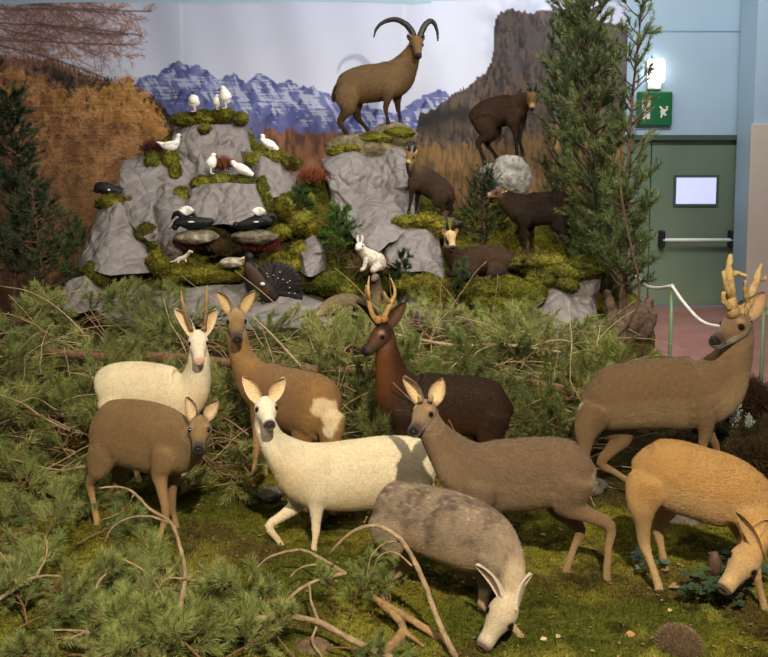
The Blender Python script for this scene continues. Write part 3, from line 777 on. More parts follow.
    for k in range(520):
        p = (rg0.uniform(-180, 178), rg0.uniform(62, 290)); a0 = rg0.choice([-1.15, -2.0, -.5, -2.6, -1.57])+rg0.normal(0, .3); L0 = rg0.uniform(12, 34)
        xs_, ys_, an_ = st2(i3, p, a0, L0, rg0.normal(0, .4), .7)
        for j in range(int(L0*1.6)):
            q_ = int(rg0.uniform(0, 1)*(len(xs_)-1)); st2(i1 if rg0.random() < .72 else i2_, (xs_[q_]+rg0.normal(0, .6), ys_[q_]), an_[q_]+rg0.choice([-1, 1])*rg0.uniform(.3, 1.2), rg0.uniform(2.5, 9), rg0.normal(0, .6), rg0.uniform(.5, 1))
    def samp0(im):
        ix = np.clip(((X-LX0)*2).astype(int), 0, im.shape[1]-2); iy = np.clip(((Y-LY0)*2).astype(int), 0, im.shape[0]-2)
        return np.where((X > LX0) & (X < LX1) & (Y < LY1) & (Y > LY0), (im[iy, ix]+im[iy+1, ix]+im[iy, ix+1]+im[iy+1, ix+1])/4, 0)
    lim = np.clip((Y-np.interp(X, [-300, 0, 40, 75, 100, 112, 128, 150, 163, 172, 178], [58, 60, 70, 84, 82, 66, 68, 90, 112, 130, 150]))/5, 0, 1)*(X < 176)
    c = mix(c, lin((74, 56, 44)), samp0(i2_)*.75*lim); c = mix(c, lin((90, 66, 48)), samp0(i3)*.5*lim)
    c = mix(c, mix(np.tile(lin((236, 180, 112)), (n, 1)), lin((210, 150, 104)), fbm(p2(X, Y, .04), 70, 2)*2+.5), samp0(i1)*.8*lim)
    c = mix(c, lin((92, 70, 52)), np.clip((Y-120)/110, 0, .62)*(X < 190)*lim)
    # orange band between the rocks
    w = np.clip((Y-128-q(.1, 91, 3)*8)/6, 0, 1)*(X > 262)*(X < 350)
    o = mix(np.tile(lin((138, 96, 72)), (n, 1)), lin((96, 68, 56)), fbm(p2(X, Y, .3, .1), 92, 4)*2+.4)
    c = mix(c, o, w)
    # dark cliff covered in larch wood on the right
    cx = [380, 412, 420, 440, 452, 466, 476, 484, 490, 493, 492, 494, 498, 508, 518, 530, 542, 556, 575, 600, 640]
    cy = [150, 140, 112, 104, 92, 86, 78, 72, 60, 44, 30, 18, 11, 8, 9, 12, 8, 11, 14, 18, 24]
    sp_ = np.abs(((X*.17+vnoise(p2(X, 0*Y, .06), 5)*2) % 1)-.5)*6+q(.3, 13, 2)*2
    d = Y-np.interp(X, cx, cy)-sp_
    t = mix(np.tile(lin((92, 82, 76)), (n, 1)), lin((66, 61, 60)), fbm(p2(X, Y, .2, .10), 101, 5)*2.2+.45)
    trees = (fbm(p2(X, Y, .5, .17), 104, 4)*2.6+.05+np.clip((Y-60)/90, -.5, .5))
    t = mix(t, lin((112, 92, 74)), trees*.7)
    t = mix(t, lin((54, 51, 50)), fbm(p2(X, Y, .45, .13), 107, 3)*3-.6)
    t = mix(t, lin((92, 86, 84)), (fbm(p2(X, Y, .07, .07), 109, 5)*2.4-.3)*(Y < 75))
    t = mix(t, lin((50, 48, 48)), np.exp(-((Y-118-q(.05, 111)*14)/14)**2)*1.0*(X < 470)+.0*X)
    c = mix(c, t, d*(X > 400))
    # tawny larches and dry grass below
    e = np.interp(X, [300, 400, 425, 450, 500, 560, 600, 640], [150, 150, 136, 140, 138, 124, 118, 118])
    sp_ = np.abs(((X*.09+vnoise(p2(X, 0*Y, .06), 6)*2) % 1)-.5)*22+q(.3, 14, 2)*4
    d = Y-e-sp_
    t = mix(np.tile(lin((136, 106, 70)), (n, 1)), lin((104, 82, 58)), fbm(p2(X, Y, .5, .09), 121, 4)*2.6+.4)
    t = mix(t, lin((160, 128, 86)), fbm(p2(X, Y, .55, .09), 124, 4)*2.6-.9)
    t = mix(t, lin((74, 62, 50)), fbm(p2(X, Y, .35, .06), 127, 4)*3-1)
    t = mix(t, lin((60, 56, 42)), np.clip((Y-195)/40, 0, 1)*.7)
    c = mix(c, t, d*.5*(X > 395))
    # overhanging larch branches at the upper left: many thin curved strokes
    rg = np.random.default_rng(5)
    cov = np.zeros(n); oc = np.zeros(n)
    gx0, gx1, gy0, gy1 = -160, 160, -6, 90
    img = np.zeros(((gy1-gy0)*2+8, (gx1-gx0)*2+8)); im2 = img.copy()
    def stroke(im, p, a, L, w, bend, v):
        k = int(L*2)+2; tt = np.linspace(0, 1, k)
        ang = a+bend*tt; xs = p[0]+np.cumsum(np.cos(ang))*L/k; ys = p[1]+np.cumsum(np.sin(ang))*L/k
        for ox in range(-w, w+1):
            for oy in range(-w, w+1):
                ix = ((xs-gx0)*2+ox).astype(int); iy = ((ys-gy0)*2+oy).astype(int)
                ok = (ix >= 0) & (iy >= 0) & (ix < im.shape[1]) & (iy < im.shape[0])
                im[iy[ok], ix[ok]] = np.maximum(im[iy[ok], ix[ok]], v*(1 if abs(ox)+abs(oy) <= w else .6))
        return xs, ys, ang
    roots = [(-20, 20, .05, 165, 1), (-10, 34, .16, 150, 1), (-30, 6, .0, 150, 1), (0, 44, .22, 110, 1), (10, -5, .25, 145, 1), (-40, 50, -.12, 120, 0), (40, 20, .3, 92, 1), (60, 34, .25, 80, 0), (-100, 10, .1, 160, 1), (-120, 30, .1, 150, 1), (66, -4, .1, 86, 0), (30, -10, .35, 90, 0)]
    roots = roots+[(x+rg.uniform(-25, 25), y+rg.uniform(-12, 8), a+rg.normal(.1, .35), L*rg.uniform(.4, .9), 0) for (x, y, a, L, w) in roots for _ in (0, 1)]
    for (x, y, a, L, w) in roots:
        xs, ys, an = stroke(img, (x, y), a+rg.normal(0, .05), L, w, rg.normal(.05, .25), 1.)
        for k in range(int(L/3.2)):
            i = int(rg.uniform(.15, 1)*(len(xs)-1)); l2 = rg.uniform(8, 30)*(1.15-.6*i/len(xs))
            x2, y2, a2 = stroke(img, (xs[i], ys[i]), an[i]+rg.choice([-1, 1])*rg.uniform(.3, 1.0), l2, 0, rg.normal(0, .7), .9)
            for kk in range(int(l2*.9)):
                j = int(rg.uniform(0, 1)*(len(x2)-1)); stroke(im2, (x2[j], y2[j]), rg.uniform(0, 6.28), rg.uniform(1.5, 5), 0, 0, .8)
    def samp(im):
        ix = np.clip(((X-gx0)*2).astype(int), 0, im.shape[1]-2); iy = np.clip(((Y-gy0)*2).astype(int), 0, im.shape[0]-2)
        v = (im[iy, ix]+im[iy+1, ix]+im[iy, ix+1]+im[iy+1, ix+1])/4
        return np.where((X > gx0) & (X < gx1) & (Y < gy1) & (Y > gy0), v, 0)
    dens = np.clip(q(.06, 133, 3)*1.5+.9-np.clip((X-30)/130, 0, 1)*.5, 0, 1)*(Y < 58)*(X < 120)
    c = mix(c, lin((176, 124, 88)), samp(im2)*.9)
    c = mix(c, lin((170, 118, 78)), dens*(q(.4, 140, 3)*2+.1)*.8*(Y < 60))
    c = mix(c, lin((96, 74, 72)), samp(img)*.95)
    # seams in the fabric
    for sx in (184, 404): c = mix(c, lin((222, 224, 234)), np.exp(-((X-sx)/2.)**2)*.35*(Y < 70))
    return np.clip(c, 0, 1)
def backdrop():
    xs = np.arange(-200, 625.5, 1.0); rows = np.arange(0, 331, 1.0)
    xr = np.array([px2x(x, BY, 150) for x in xs])
    PX, PYY = np.meshgrid(xs, rows); X = PX.ravel(); Yp = PYY.ravel()
    col = painting(X, Yp)
    zc = np.array([z_at(r_, BY) for r_ in rows]); z0 = zc[0]
    XX = np.tile(xr, (len(rows), 1)); ZZ = np.tile(zc[:, None], (1, len(xs)))
    # the top hem sags between its fixings
    sag = 5.2-3.*np.abs(np.sin((xs-20)*math.pi/196))**.5+np.where(xs > 430, -2.5, 0)
    m_ = mpp(384, 0, BY)
    fade = np.clip(1-(rows/60), 0, 1)[:, None]
    ZZ = ZZ-fade*(sag*m_)[None, :]
    YY = BY+.018*np.sin(XX*2.3+1)+.012*np.sin(XX*5.1+ZZ*.8)+.01*np.sin(XX*9+2*ZZ)
    V = np.stack([XX.ravel(), YY.ravel(), np.maximum(ZZ.ravel(), .005)], -1)
    nr, nc = len(rows), len(xs); i = np.arange(nr-1)[:, None]*nc+np.arange(nc-1)[None, :]; q = i.ravel()
    Q = np.stack([q, q+nc, q+nc+1, q+1], -1)
    mb = MB(); mb.add(V, Q=Q, col=col)
    # back side of the cloth
    Vb = V+np.array([0, .006, 0]); mb.add(Vb, Q=Q[:, ::-1], col=lin((200, 200, 205)))
    o = mb.build('printed_backdrop', M['print'])
    tag(o, 'large fabric backdrop printed with snowy mountains, orange larches and a dark cliff', 'backdrop')
backdrop()
# ------------------------------------------------------------------ moss, soil, rocks
M['moss'] = mat('moss', attr=True, vary=.5, scale=30., detail=8, rough=.95, bump=.06, bscale=34., spec=.05)
M['mossfuzz'] = mat('moss_fuzz', attr=True, rough=.9, spec=.1)
M['paper'] = mat('crumpled_grey_paper', attr=True, vary=.12, scale=3., rough=.55, spec=.35, bump=.02, bscale=9., voro=.05, vscale=7.)
M['stone'] = mat('stone', attr=True, vary=.5, scale=16., detail=9, rough=.9, bump=.03, bscale=20., spec=.2)
M['heather'] = mat('heather', attr=True, rough=.9, spec=.1)
MOSS_Y = lin((136, 130, 48)); MOSS_G = lin((94, 98, 38)); MOSS_B = lin((92, 76, 44)); MOSS_L = lin((164, 156, 70)); MOSS_D = lin((36, 40, 18))
def mossmix(V, s=0, bright=0.):
    a = np.clip(fbm(V*2.2, s+1, 4)*1.9+.5+bright, 0, 1)[:, None]; b = np.clip(fbm(V*6., s+2, 4)*3-.6, 0, 1)[:, None]; c = np.clip(fbm(V*3.3+5, s+3, 4)*3-.2, 0, 1)[:, None]
    k = MOSS_G*(1-a)+MOSS_Y*a; k = k*(1-b*.6)+MOSS_L*b*.6; k = k*(1-c*.75)+MOSS_B*c*.75
    d = np.clip(fbm(V*11., s+4, 3)*4-.5, 0, 1)[:, None]
    return k*(1-d*.6)+MOSS_D*d*.6

# the diorama's ground: flat mossy turf in front rising to the bank
def ground_h(x, y):
    if np.ndim(x) == 0: return ground_h(np.array([x]), np.array([y]))[0]
    x = np.asarray(x, float); y = np.asarray(y, float)
    rise = np.clip((y-5.5)/2.7, 0, 1); rise = rise*rise*(3-2*rise)*.40
    lump = .028*fbm(p2(x, y, 2.2), 7, 4)+.022*np.abs(fbm(p2(x, y, 6.), 9, 3))+.016*fbm(p2(x, y, 14.), 12, 3)+.034*(.55-2*np.abs(fbm(p2(x, y, 3.6), 13, 2)))
    edge = np.where(y < 6.2, 2.75, 2.75-(y-6.2)*.55)
    fall = np.clip((x-edge)/.25, 0, 1)
    return np.maximum(rise+lump+.032, .010)*(1-fall)-.12*fall
def ground():
    xs = np.arange(-4.6, 3.1, .022); ys = np.concatenate([np.arange(2.5, 5.6, .018), np.arange(5.6, 8.6, .03)])
    X, Y = np.meshgrid(xs, ys); V = np.stack([X.ravel(), Y.ravel(), ground_h(X.ravel(), Y.ravel())], -1)
    nr, nc = len(ys), len(xs); q = (np.arange(nr-1)[:, None]*nc+np.arange(nc-1)[None, :]).ravel()
    Q = np.stack([q, q+1, q+nc+1, q+nc], -1)
    K = mossmix(V, 0, -.05)*.9
    # bare soil and dead needles under the brush and under the heather at the right
    soil = np.clip((V[:, 1]-5.15)/.7+fbm(V*3, 3, 3)*1.2, 0, 1)[:, None]
    so2 = np.clip((V[:, 0]-1.55)*2.+(V[:, 1]-4.2)*1.2+fbm(V*3, 33, 3)*1.5, 0, 1)[:, None]
    soil = np.maximum(soil, so2)*.85
    K = K*(1-soil)+lin((56, 44, 30))*soil
    mb = MB(); mb.add(V, Q=Q, col=K)
    tag(mb.build('mossy_ground', M['moss']), 'uneven green moss ground under the standing deer', 'moss', kind='stuff')
    # short fibres of the moss
    n = 260000; rg = np.random.default_rng(3)
    yy = 2.9+rg.power(.75, n)*0+rg.beta(1.0, 1.5, n)*3.2; xx = rg.uniform(-1, 1, n)*np.minimum(.46*yy+.25, 2.7)
    p = np.stack([xx, yy, ground_h(xx, yy)], -1)
    keep = fbm(p*5, 71, 3) > -.42; p = p[keep]
    k = mossmix(p, 0, -.05)*1.1
    so2 = np.clip((p[:, 0]-1.55)*2.+(p[:, 1]-4.2)*1.2+fbm(p*3, 33, 3)*1.5, 0, 1)[:, None]*.8
    k = k*(1-so2)+lin((70, 56, 36))*so2
    mb = MB(); hairs(mb, p, np.array([[0, 0, 1.]]), .017, .0030, k*rg.uniform(.6, 1.5, (len(k), 1)), .6, rg)
    tag(mb.build('moss_fibre', M['mossfuzz']), 'fine upright shoots of the moss carpet', 'moss', kind='stuff')
ground()

# rocky bank that carries the paper rocks
TOPX = [20, 60, 80, 98, 120, 140, 160, 176, 200, 244, 262, 300, 322, 330, 415, 425, 445, 470, 485, 530, 545, 560, 600, 640, 655]
TOPY = [300, 290, 262, 215, 182, 160, 142, 130, 127, 127, 146, 168, 176, 162, 146, 196, 216, 206, 192, 194, 222, 240, 262, 300, 325]
def bank():
    xs = np.arange(20, 656, 2.5); m = 70; V = []
    ty = np.interp(xs, TOPX, TOPY)
    top = []
    for j in range(m+1):
        t = j/m; py = ty*(1-t)+350*t
        for x, p in zip(xs, py):
            V.append(P(x, p, D(x, p)+.10))
    V = np.array(V); V[:, 1] += fbm(V*3.2, 5, 4)*.16; V[:, 2] += fbm(V*5., 6, 3)*.03
    n0 = V[:len(xs)]; b1 = n0+np.array([0, .35, -.06]); b2 = b1.copy(); b2[:, 1] = np.minimum(b2[:, 1]+.15, BY-.08); b2[:, 2] = 0; b1[:, 1] = np.minimum(b1[:, 1], BY-.1)
    V = np.vstack([b2, b1, V]); nc = len(xs); nr = m+3
    q = (np.arange(nr-1)[:, None]*nc+np.arange(nc-1)[None, :]).ravel(); Q = np.stack([q, q+nc, q+nc+1, q+1], -1)
    K = mossmix(V, 50)*.62
    mb = MB(); mb.add(V, Q=Q, col=K)
    tag(mb.build('mossy_bank', M['moss']), 'steep earth and moss bank between the grey paper rocks', 'moss', kind='stuff')
bank()

def tri(x): return np.abs((x % 1)-.5)*4-1
def crumple(V, s, f=1.):
    rg = np.random.default_rng(s); r = 0
    W = V+np.stack([fbm(V*1.7*f, s+i, 2) for i in range(3)], -1)*.22/f
    for k in range(7):
        d = rg.normal(0, 1, 3); d /= np.linalg.norm(d); fr = f*1.1*1.45**k
        r = r+tri(W@d*fr+rg.uniform())/1.5**k
    return r/2.2
from mathutils.geometry import delaunay_2d_cdt
def facets(X, Z, n, seed, sq=1.):
    """height field of flat triangular facets with sharp creases between n random points"""
    rg = np.random.default_rng(seed)
    lo = np.array([X.min(), Z.min()])-.01; hi = np.array([X.max(), Z.max()])+.01
    a = (hi[0]-lo[0])/(hi[1]-lo[1]); nx = max(2, int(round(math.sqrt(n*a*sq)))); nz = max(2, int(round(n/nx)))
    gx, gz_ = np.meshgrid(np.linspace(0, 1, nx+1), np.linspace(0, 1, nz+1))
    p = np.stack([gx.ravel(), gz_.ravel()], -1); inn = (p > .01).all(1) & (p < .99).all(1)
    p[inn] += rg.uniform(-.42, .42, (inn.sum(), 2))/np.array([nx, nz])
    p = lo+p*(hi-lo); h = rg.uniform(-1, 1, len(p))
    r = delaunay_2d_cdt([Vector((float(q[0]), float(q[1]))) for q in p], [], [], 0, 1e-6)
    vv = np.array([[v.x, v.y] for v in r[0]]); org = [o_[0] if o_ else 0 for o_ in r[3]]; hh = h[org]
    out = np.zeros(X.shape)
    for t in r[2]:
        A, B, Cc = vv[t[0]], vv[t[1]], vv[t[2]]; den = (B[1]-Cc[1])*(A[0]-Cc[0])+(Cc[0]-B[0])*(A[1]-Cc[1])
        if abs(den) < 1e-12: continue
        l1 = ((B[1]-Cc[1])*(X-Cc[0])+(Cc[0]-B[0])*(Z-Cc[1]))/den; l2 = ((Cc[1]-A[1])*(X-Cc[0])+(A[0]-Cc[0])*(Z-Cc[1]))/den; l3 = 1-l1-l2
        ok = (l1 >= -1e-4) & (l2 >= -1e-4) & (l3 >= -1e-4)
        out[ok] = (l1*hh[t[0]]+l2*hh[t[1]]+l3*hh[t[2]])[ok]
    return out
def paper_rock(top, bot, seed, label, off=.06, bulge=.16, amp=.05, fold=.05, back=.4, col=(126, 119, 116), Yo=None):
    """sheet of stiff paper draped over a form: top and bottom edges given left to right"""
    def res(pts, n):
        p = np.array(pts, float); d = np.r_[0, np.cumsum(np.linalg.norm(np.diff(p, axis=0), axis=1))]; t = np.linspace(0, d[-1], n)
        return np.stack([np.interp(t, d, p[:, 0]), np.interp(t, d, p[:, 1])], -1)
    wpx = max(np.ptp([p[0] for p in bot]), 10); nc = int(min(90, max(18, wpx/1.3))); nr = int(min(90, max(14, (max(p[1] for p in bot)-min(p[1] for p in top))/1.3)))
    A = res(top, nc); B = res(bot, nc); rg = np.random.default_rng(seed)
    u = np.linspace(0, 1, nc); ph = rg.uniform(0, 1, 3)
    rows = []
    for j in range(nr+1):
        t = j/nr
        q = A*(1-t)+B*t
        bl = bulge*(np.sin(math.pi*np.clip(u, 0, 1))**.6)*(.5+.5*t)
        Yb = (D(0, q[:, 1]) if Yo is None else Yo-t*.12)-off-bl+.12
        rows.append(np.array([P(a, b, y) for (a, b), y in zip(q, np.broadcast_to(Yb, nc))]))
    G = np.array(rows)
    X_, Z_ = G[..., 0].copy(), G[..., 2].copy(); ar = max(.03, np.ptp(X_)*np.ptp(Z_))
    f1 = facets(X_, Z_, max(6, ar*14), seed, .8); f2 = facets(X_+.3*Z_, Z_-.3*X_, max(16, ar*90), seed+3, .8); f3 = facets(X_-.5*Z_, Z_+.5*X_, max(40, ar*300), seed+6)
    f4 = facets(X_, Z_, max(8, ar*20), seed+7)
    dp = f1*fold*2.6+f2*amp*.8+f3*amp*.16
    G[..., 1] -= dp; G[..., 2] += f4*.03; G[..., 0] += f2*.012
    # top runs back, then down; sides turn back
    t1 = G[0]+np.array([0, back*.5, -.01]); t2 = G[0]+np.array([0, back, -.1]); t1[:, 2] += .02*crumple(t1, seed+2, 2.)
    G = np.concatenate([t2[None], t1[None], G], 0)
    lft = G[:, :1]+np.array([[[-.02, back*.8, -.02]]]); rgt = G[:, -1:]+np.array([[[.02, back*.8, -.02]]])
    G = np.concatenate([lft, G, rgt], 1)
    G[..., 1] = np.minimum(G[..., 1], BY-.12)
    V = G.reshape(-1, 3); nr_, nc_ = G.shape[:2]; q = (np.arange(nr_-1)[:, None]*nc_+np.arange(nc_-1)[None, :]).ravel()
    # split each cell for sharp facets
    T = np.concatenate([np.stack([q, q+nc_, q+nc_+1], -1), np.stack([q, q+nc_+1, q+1], -1)])
    mb = MB(); mb.add(V, T=T, col=lin(col)*(1+.06*fbm(V*2, seed, 2)[:, None]))
    o = mb.build('paper_rock', M['paper'], smooth=False)
    tag(o, label, 'rock', 'rocks of crumpled grey paper')
    so = o.modifiers.new('thickness', 'SOLIDIFY'); so.thickness = .004
    return o
paper_rock([(173,127),(200,124),(243,126)], [(178,200),(215,206),(266,196)], 1, 'topmost tall grey paper rock, carrying the white birds on its mossy top', off=.10)
paper_rock([(124,160),(148,150),(168,158),(176,148)], [(118,215),(150,240),(190,240),(206,200)], 2, 'grey paper rock with deep folds directly left of the topmost rock', off=.18)
paper_rock([(98,212),(116,200),(134,214)], [(74,268),(110,278),(152,272)], 3, 'pale grey paper rock with a smooth pointed face at the far left of the bank', off=.22)
paper_rock([(150,196),(163,182),(184,190)], [(146,250),(172,262),(196,238)], 31, 'narrow creased grey paper rock left of the two black grouse', off=.24)
paper_rock([(193,190),(208,184),(256,184)], [(186,222),(225,226),(268,224)], 4, 'low wedge-shaped grey paper rock right behind the two black grouse', off=.34)
paper_rock([(240,152),(262,156),(300,166)], [(246,184),(270,196),(298,190)], 5, 'light grey paper rock under the white bird with raised tail, right of the topmost rock', off=.14)
paper_rock([(322,158),(350,152),(388,148),(414,146)], [(334,212),(352,236),(378,250),(398,240),(420,212)], 6, 'broad tall grey paper rock under the ibex', off=.20, bulge=.22, amp=.07, fold=.07)
paper_rock([(386,232),(410,229),(440,231)], [(384,262),(404,272),(444,276)], 7, 'square grey paper rock left of the resting chamois', off=.30)
paper_rock([(100,300),(135,288),(170,292),(215,286),(250,288),(300,296),(330,304)], [(96,322),(140,330),(190,326),(240,330),(300,330),(336,324)], 8, 'long low grey paper rock behind the antlers of the white buck', off=.24, fold=.07)
paper_rock([(512,304),(545,288),(575,280),(600,276)], [(498,344),(530,352),(560,352),(596,342)], 9, 'bulky grey paper rock beside the driftwood stump at the right end', off=.30, bulge=.2)
paper_rock([(404,290),(418,284),(450,286)], [(396,326),(420,330),(452,326)], 10, 'small grey paper rock peeping out under yellow moss behind the dark buck', off=.30, fold=.07)
paper_rock([(303,240),(312,236),(321,248)], [(298,270),(312,276),(322,272)], 11, 'tiny pale grey paper rock left of the green shrub, right of the large black bird', off=.30)
paper_rock([(460,312),(490,314),(515,310)], [(470,336),(500,344),(520,342)], 12, 'grey paper rock half covered by yellow moss at the centre right', off=.26)
paper_rock([(68,282),(84,276),(98,288)], [(64,304),(82,312),(104,312)], 13, 'lowest grey paper rock at the far left corner of the bank', off=.26)

# real stones
def stone(px, py, r, Y, seed, label, col=(128, 120, 108), group=None, name='stone', amp=.3, n=48):
    c = P(px, py, Y); m = mpp(px, py, Y); V, Q = blob((0, 0, 0), (1, 1, 1), seed, n, amp, 1.6, o=6)
    V = V*np.array([r[0]*m, r[2] if len(r) > 2 else r[0]*m*.8, r[1]*m])+c
    k = lin(col)*(1+.25*fbm(V*14, seed, 3)[:, None]); w = np.clip(fbm(V*9, seed+3, 4)*4-1, 0, 1)[:, None]; k = k*(1-w*.5)+lin((176, 172, 160))*w*.5
    mb = MB(); mb.add(V, Q=Q, col=k); return tag(mb.build(name, M['stone']), label, 'stone', group)
stone(510, 177, (21, 22), 9.3, 3, 'round light grey boulder under the upper chamois', (138, 134, 128))
stone(490, 176, (13, 12), 9.3, 4, 'smaller grey boulder leaning on the left of the round boulder', (120, 116, 110))
stone(368, 147, (44, 14, .3), 9.78, 6, 'broad mossy stone slab under the hooves of the ibex', (118, 108, 84), amp=.18)
stone(394, 137, (24, 15, .28), 9.8, 26, 'tilted brown stone under the forelegs of the ibex, right end of the slab', (118, 104, 80), amp=.12)
stone(196, 237, (23, 7), 8.45, 7, 'flat stone ledge under the left black grouse', (112, 102, 84))
stone(254, 237, (23, 7), 8.45, 8, 'flat stone ledge under the right black grouse', (108, 98, 82))
stone(232, 262, (13, 5), 8.25, 9, 'small pale stone on the moss left of the large black bird', (170, 160, 138))
stone(430, 222, (28, 7), 9.0, 10, 'flat stone shelf under the small standing chamois', (104, 94, 76))
stone(682, 520, (26, 13, .12), 4.72, 11, 'wide grey stone sunk in moss behind the golden deer', (96, 92, 86))
stone(586, 487, (16, 8), 5.05, 12, 'grey stone on the moss behind the hind leg of the yearling', (104, 98, 88))
stone(596, 484, (12, 6), 5.1, 14, 'dark grey stone at the feet of the velvet buck', (92, 86, 78))
stone(270, 494, (13, 8), 4.95, 15, 'grey stone beneath the neck of the white doe', (110, 104, 94))
stone(372, 576, (18, 9), 4.05, 16, 'brown stone behind the hind legs of the grazing grey deer', (104, 88, 70))
stone(312, 647, (20, 7), 3.42, 17, 'brown stone at the bottom edge beside the pine branch', (118, 98, 74))

# moss cushions
def cushion(pts, seed, label, bright=0., thick=.10, fuzz=1500, cat='moss', Yo=None, off=.1, group='moss cushions on the rocks'):
    """pts: (px,py,rx,ry) lobes, one lumpy cushion"""
    mb = MB(); rg = np.random.default_rng(seed)
    for i, p in enumerate(pts):
        px, py, rx, ry = p; Y = (D(px, py)-off) if Yo is None else Yo; m = mpp(px, py, Y)
        V, Q = blob((0, 0, 0), (1, 1, 1), seed+i*3, 30, .30, 2.6)
        V = V*np.array([rx*m, thick+rx*m*.35, ry*m])*1.05+P(px, py, Y)
        k = mossmix(V, 20, bright)*.8
        mb.add(V, Q=Q, col=k)
        N_ = vnormals(V, Q); fz = int(fuzz*rx*ry/120)
        if fz > 0:
            idx = rg.integers(0, len(V), fz); j2 = Q[rg.integers(0, len(Q), fz)]; wts = rg.dirichlet([1]*4, fz)
            pp = (V[j2]*wts[:, :, None]).sum(1); nn = N_[j2[:, 0]]
            hairs(mb, pp, nn, .026, .006, mossmix(pp, 20, bright+.1)*.95*rg.uniform(.6, 1.4, (len(pp), 1)), .6, rg)
    return tag(mb.build('moss_cushion', M['moss']), label, cat, group)
cushion([(186,120,15,7),(205,117.5,14,7),(224,116,14,7),(240,119,8,6),(205,130,7,6)], 1, 'band of moss on top of the topmost paper rock', .0)
cushion([(154,163,9,11),(170,161,9,10),(176,172,6,9)], 2, 'moss patch hanging under the white bird with the dark heather')
cushion([(204,184,13,7),(222,182,14,7),(240,183,14,7),(228,190,8,6)], 3, 'moss ledge under the two middle white birds')
cushion([(258,161,14,8),(274,158,16,8),(292,163,10,6)], 4, 'moss patch on the light grey rock under the right-hand white bird')
cushion([(262,192,7,14),(268,208,6,12)], 5, 'strip of dark moss running down beside the wedge-shaped rock')
cushion([(181,198,9,10)], 6, 'round green moss patch in the fold between two left rocks', .2)
cushion([(114,203,17,8),(130,201,8,6)], 7, 'moss under the black bird at the far left')
cushion([(148,234,13,10),(158,242,9,8)], 8, 'dark moss patch low on the left rocks')
cushion([(226,219,16,9),(215,234,14,9),(240,213,12,5)], 9, 'moss mound between the two black grouse')
cushion([(281,232,10,6),(262,240,10,5)], 10, 'small moss patch right of the right black grouse')
cushion([(160,262,12,12),(178,272,14,10),(200,274,18,8),(222,274,18,8),(240,270,10,9),(188,262,10,6)], 11, 'long bright moss carpet left of the large black bird', .5)
cushion([(282,262,14,8),(300,252,10,9),(292,266,18,7),(316,230,12,12),(302,222,12,12),(288,206,12,12),(300,200,14,9)], 12, 'sloping bright moss between the large black bird and the green shrub', .3)
cushion([(310,282,14,8),(332,284,18,10),(345,290,12,8)], 13, 'dark green moss above the marmot', .0)
cushion([(352,148,18,5),(378,139,20,6),(398,133,16,5),(340,152,12,6)], 14, 'moss on the slab under the ibex', .1, thick=.08, Yo=9.62)
cushion([(408,222,18,6),(428,221,14,7),(440,228,12,9)], 15, 'moss on the shelf below the small standing chamois', .2, off=.2)
cushion([(408,284,14,8),(425,286,16,10),(440,294,12,14),(436,306,8,10)], 16, 'yellow moss below the resting chamois, at its left', .35, off=.35)
cushion([(484,292,20,12),(508,290,20,12),(530,292,16,12),(495,304,18,9),(478,300,12,11),(520,303,14,8)], 17, 'biggest bright yellow moss mound below the resting chamois', .3, off=.42, thick=.14)
cushion([(545,262,22,8),(560,272,20,9),(585,268,22,10),(540,280,14,9),(566,284,12,7)], 18, 'olive moss under the large dark chamois at the right', -.5, off=.35)
cushion([(600,342,24,9),(622,350,20,8)], 19, 'moss at the foot of the driftwood stump', .2, Yo=7.6)
cushion([(94,272,12,10),(104,278,10,9)], 20, 'dark moss at the lower left corner of the bank')
cushion([(470,252,16,6),(490,256,20,7),(515,262,18,6)], 21, 'brown moss bed of the resting chamois', -.5, off=.2)

# heather and dry tufts on the ledges
def tuft(px, py, w, h, Y, seed, label, c1, c2, n=900, length=.10, cat='heather', spread=.5, group=None, name='heather_tuft', wd=.006):
    rg = np.random.default_rng(seed); m = mpp(px, py, Y); c = P(px, py, Y); mb = MB()
    p = rg.normal(0, .45, (n, 3))*np.array([w*m, w*m*.6, h*m*.35])+c
    d = rg.normal(0, spread, (n, 3))+np.array([0, 0, 1.]); d /= np.linalg.norm(d, axis=1)[:, None]
    t = rg.uniform(0, 1, (n, 1)); k = lin(c1)*(1-t)+lin(c2)*t
    hairs(mb, p, d, length, wd, k, .15, rg, .2)
    for i in range(10):
        a = c+rg.normal(0, .4, 3)*np.array([w*m, w*m*.5, 0]); a[2] -= h*m*.5
        tube(mb, [a, a+np.array([rg.normal(0, .02), 0, h*m*.6]), a+np.array([rg.normal(0, .05), rg.normal(0, .03), h*m*1.1])], [.005, .002], lin((60, 44, 34)), k=4, sub=2)
    o = mb.build(name, M['heather']); return tag(o, label, cat, group)
tuft(152, 150, 10, 9, 9.5, 1, 'dark purple heather clump left of a white bird at the upper left', (64, 34, 34), (96, 56, 50))
tuft(223, 166, 10, 8, 9.35, 2, 'reddish heather clump between the two middle white birds', (110, 62, 48), (140, 86, 62))
tuft(186, 248, 16, 8, 8.5, 3, 'dark red heather below the left black grouse', (74, 38, 36), (100, 60, 50))
tuft(262, 248, 18, 9, 8.5, 4, 'red heather below the right black grouse, behind the large black bird', (116, 48, 46), (88, 40, 38))
tuft(224, 250, 16, 9, 8.5, 12, 'brown heather on the bank between the two patches of red heather', (66, 50, 36), (92, 74, 50))
tuft(312, 178, 14, 12, 9.3, 5, 'rusty heather left of the ibex rock', (150, 84, 58), (112, 66, 50), 1400)
tuft(470, 258, 20, 6, 8.5, 6, 'dry brown heather in front of the resting chamois', (96, 66, 56), (70, 54, 42), 1500)
tuft(534, 262, 22, 8, 8.5, 7, 'dry brown heather under the large dark chamois', (86, 60, 46), (66, 50, 36), 1500)
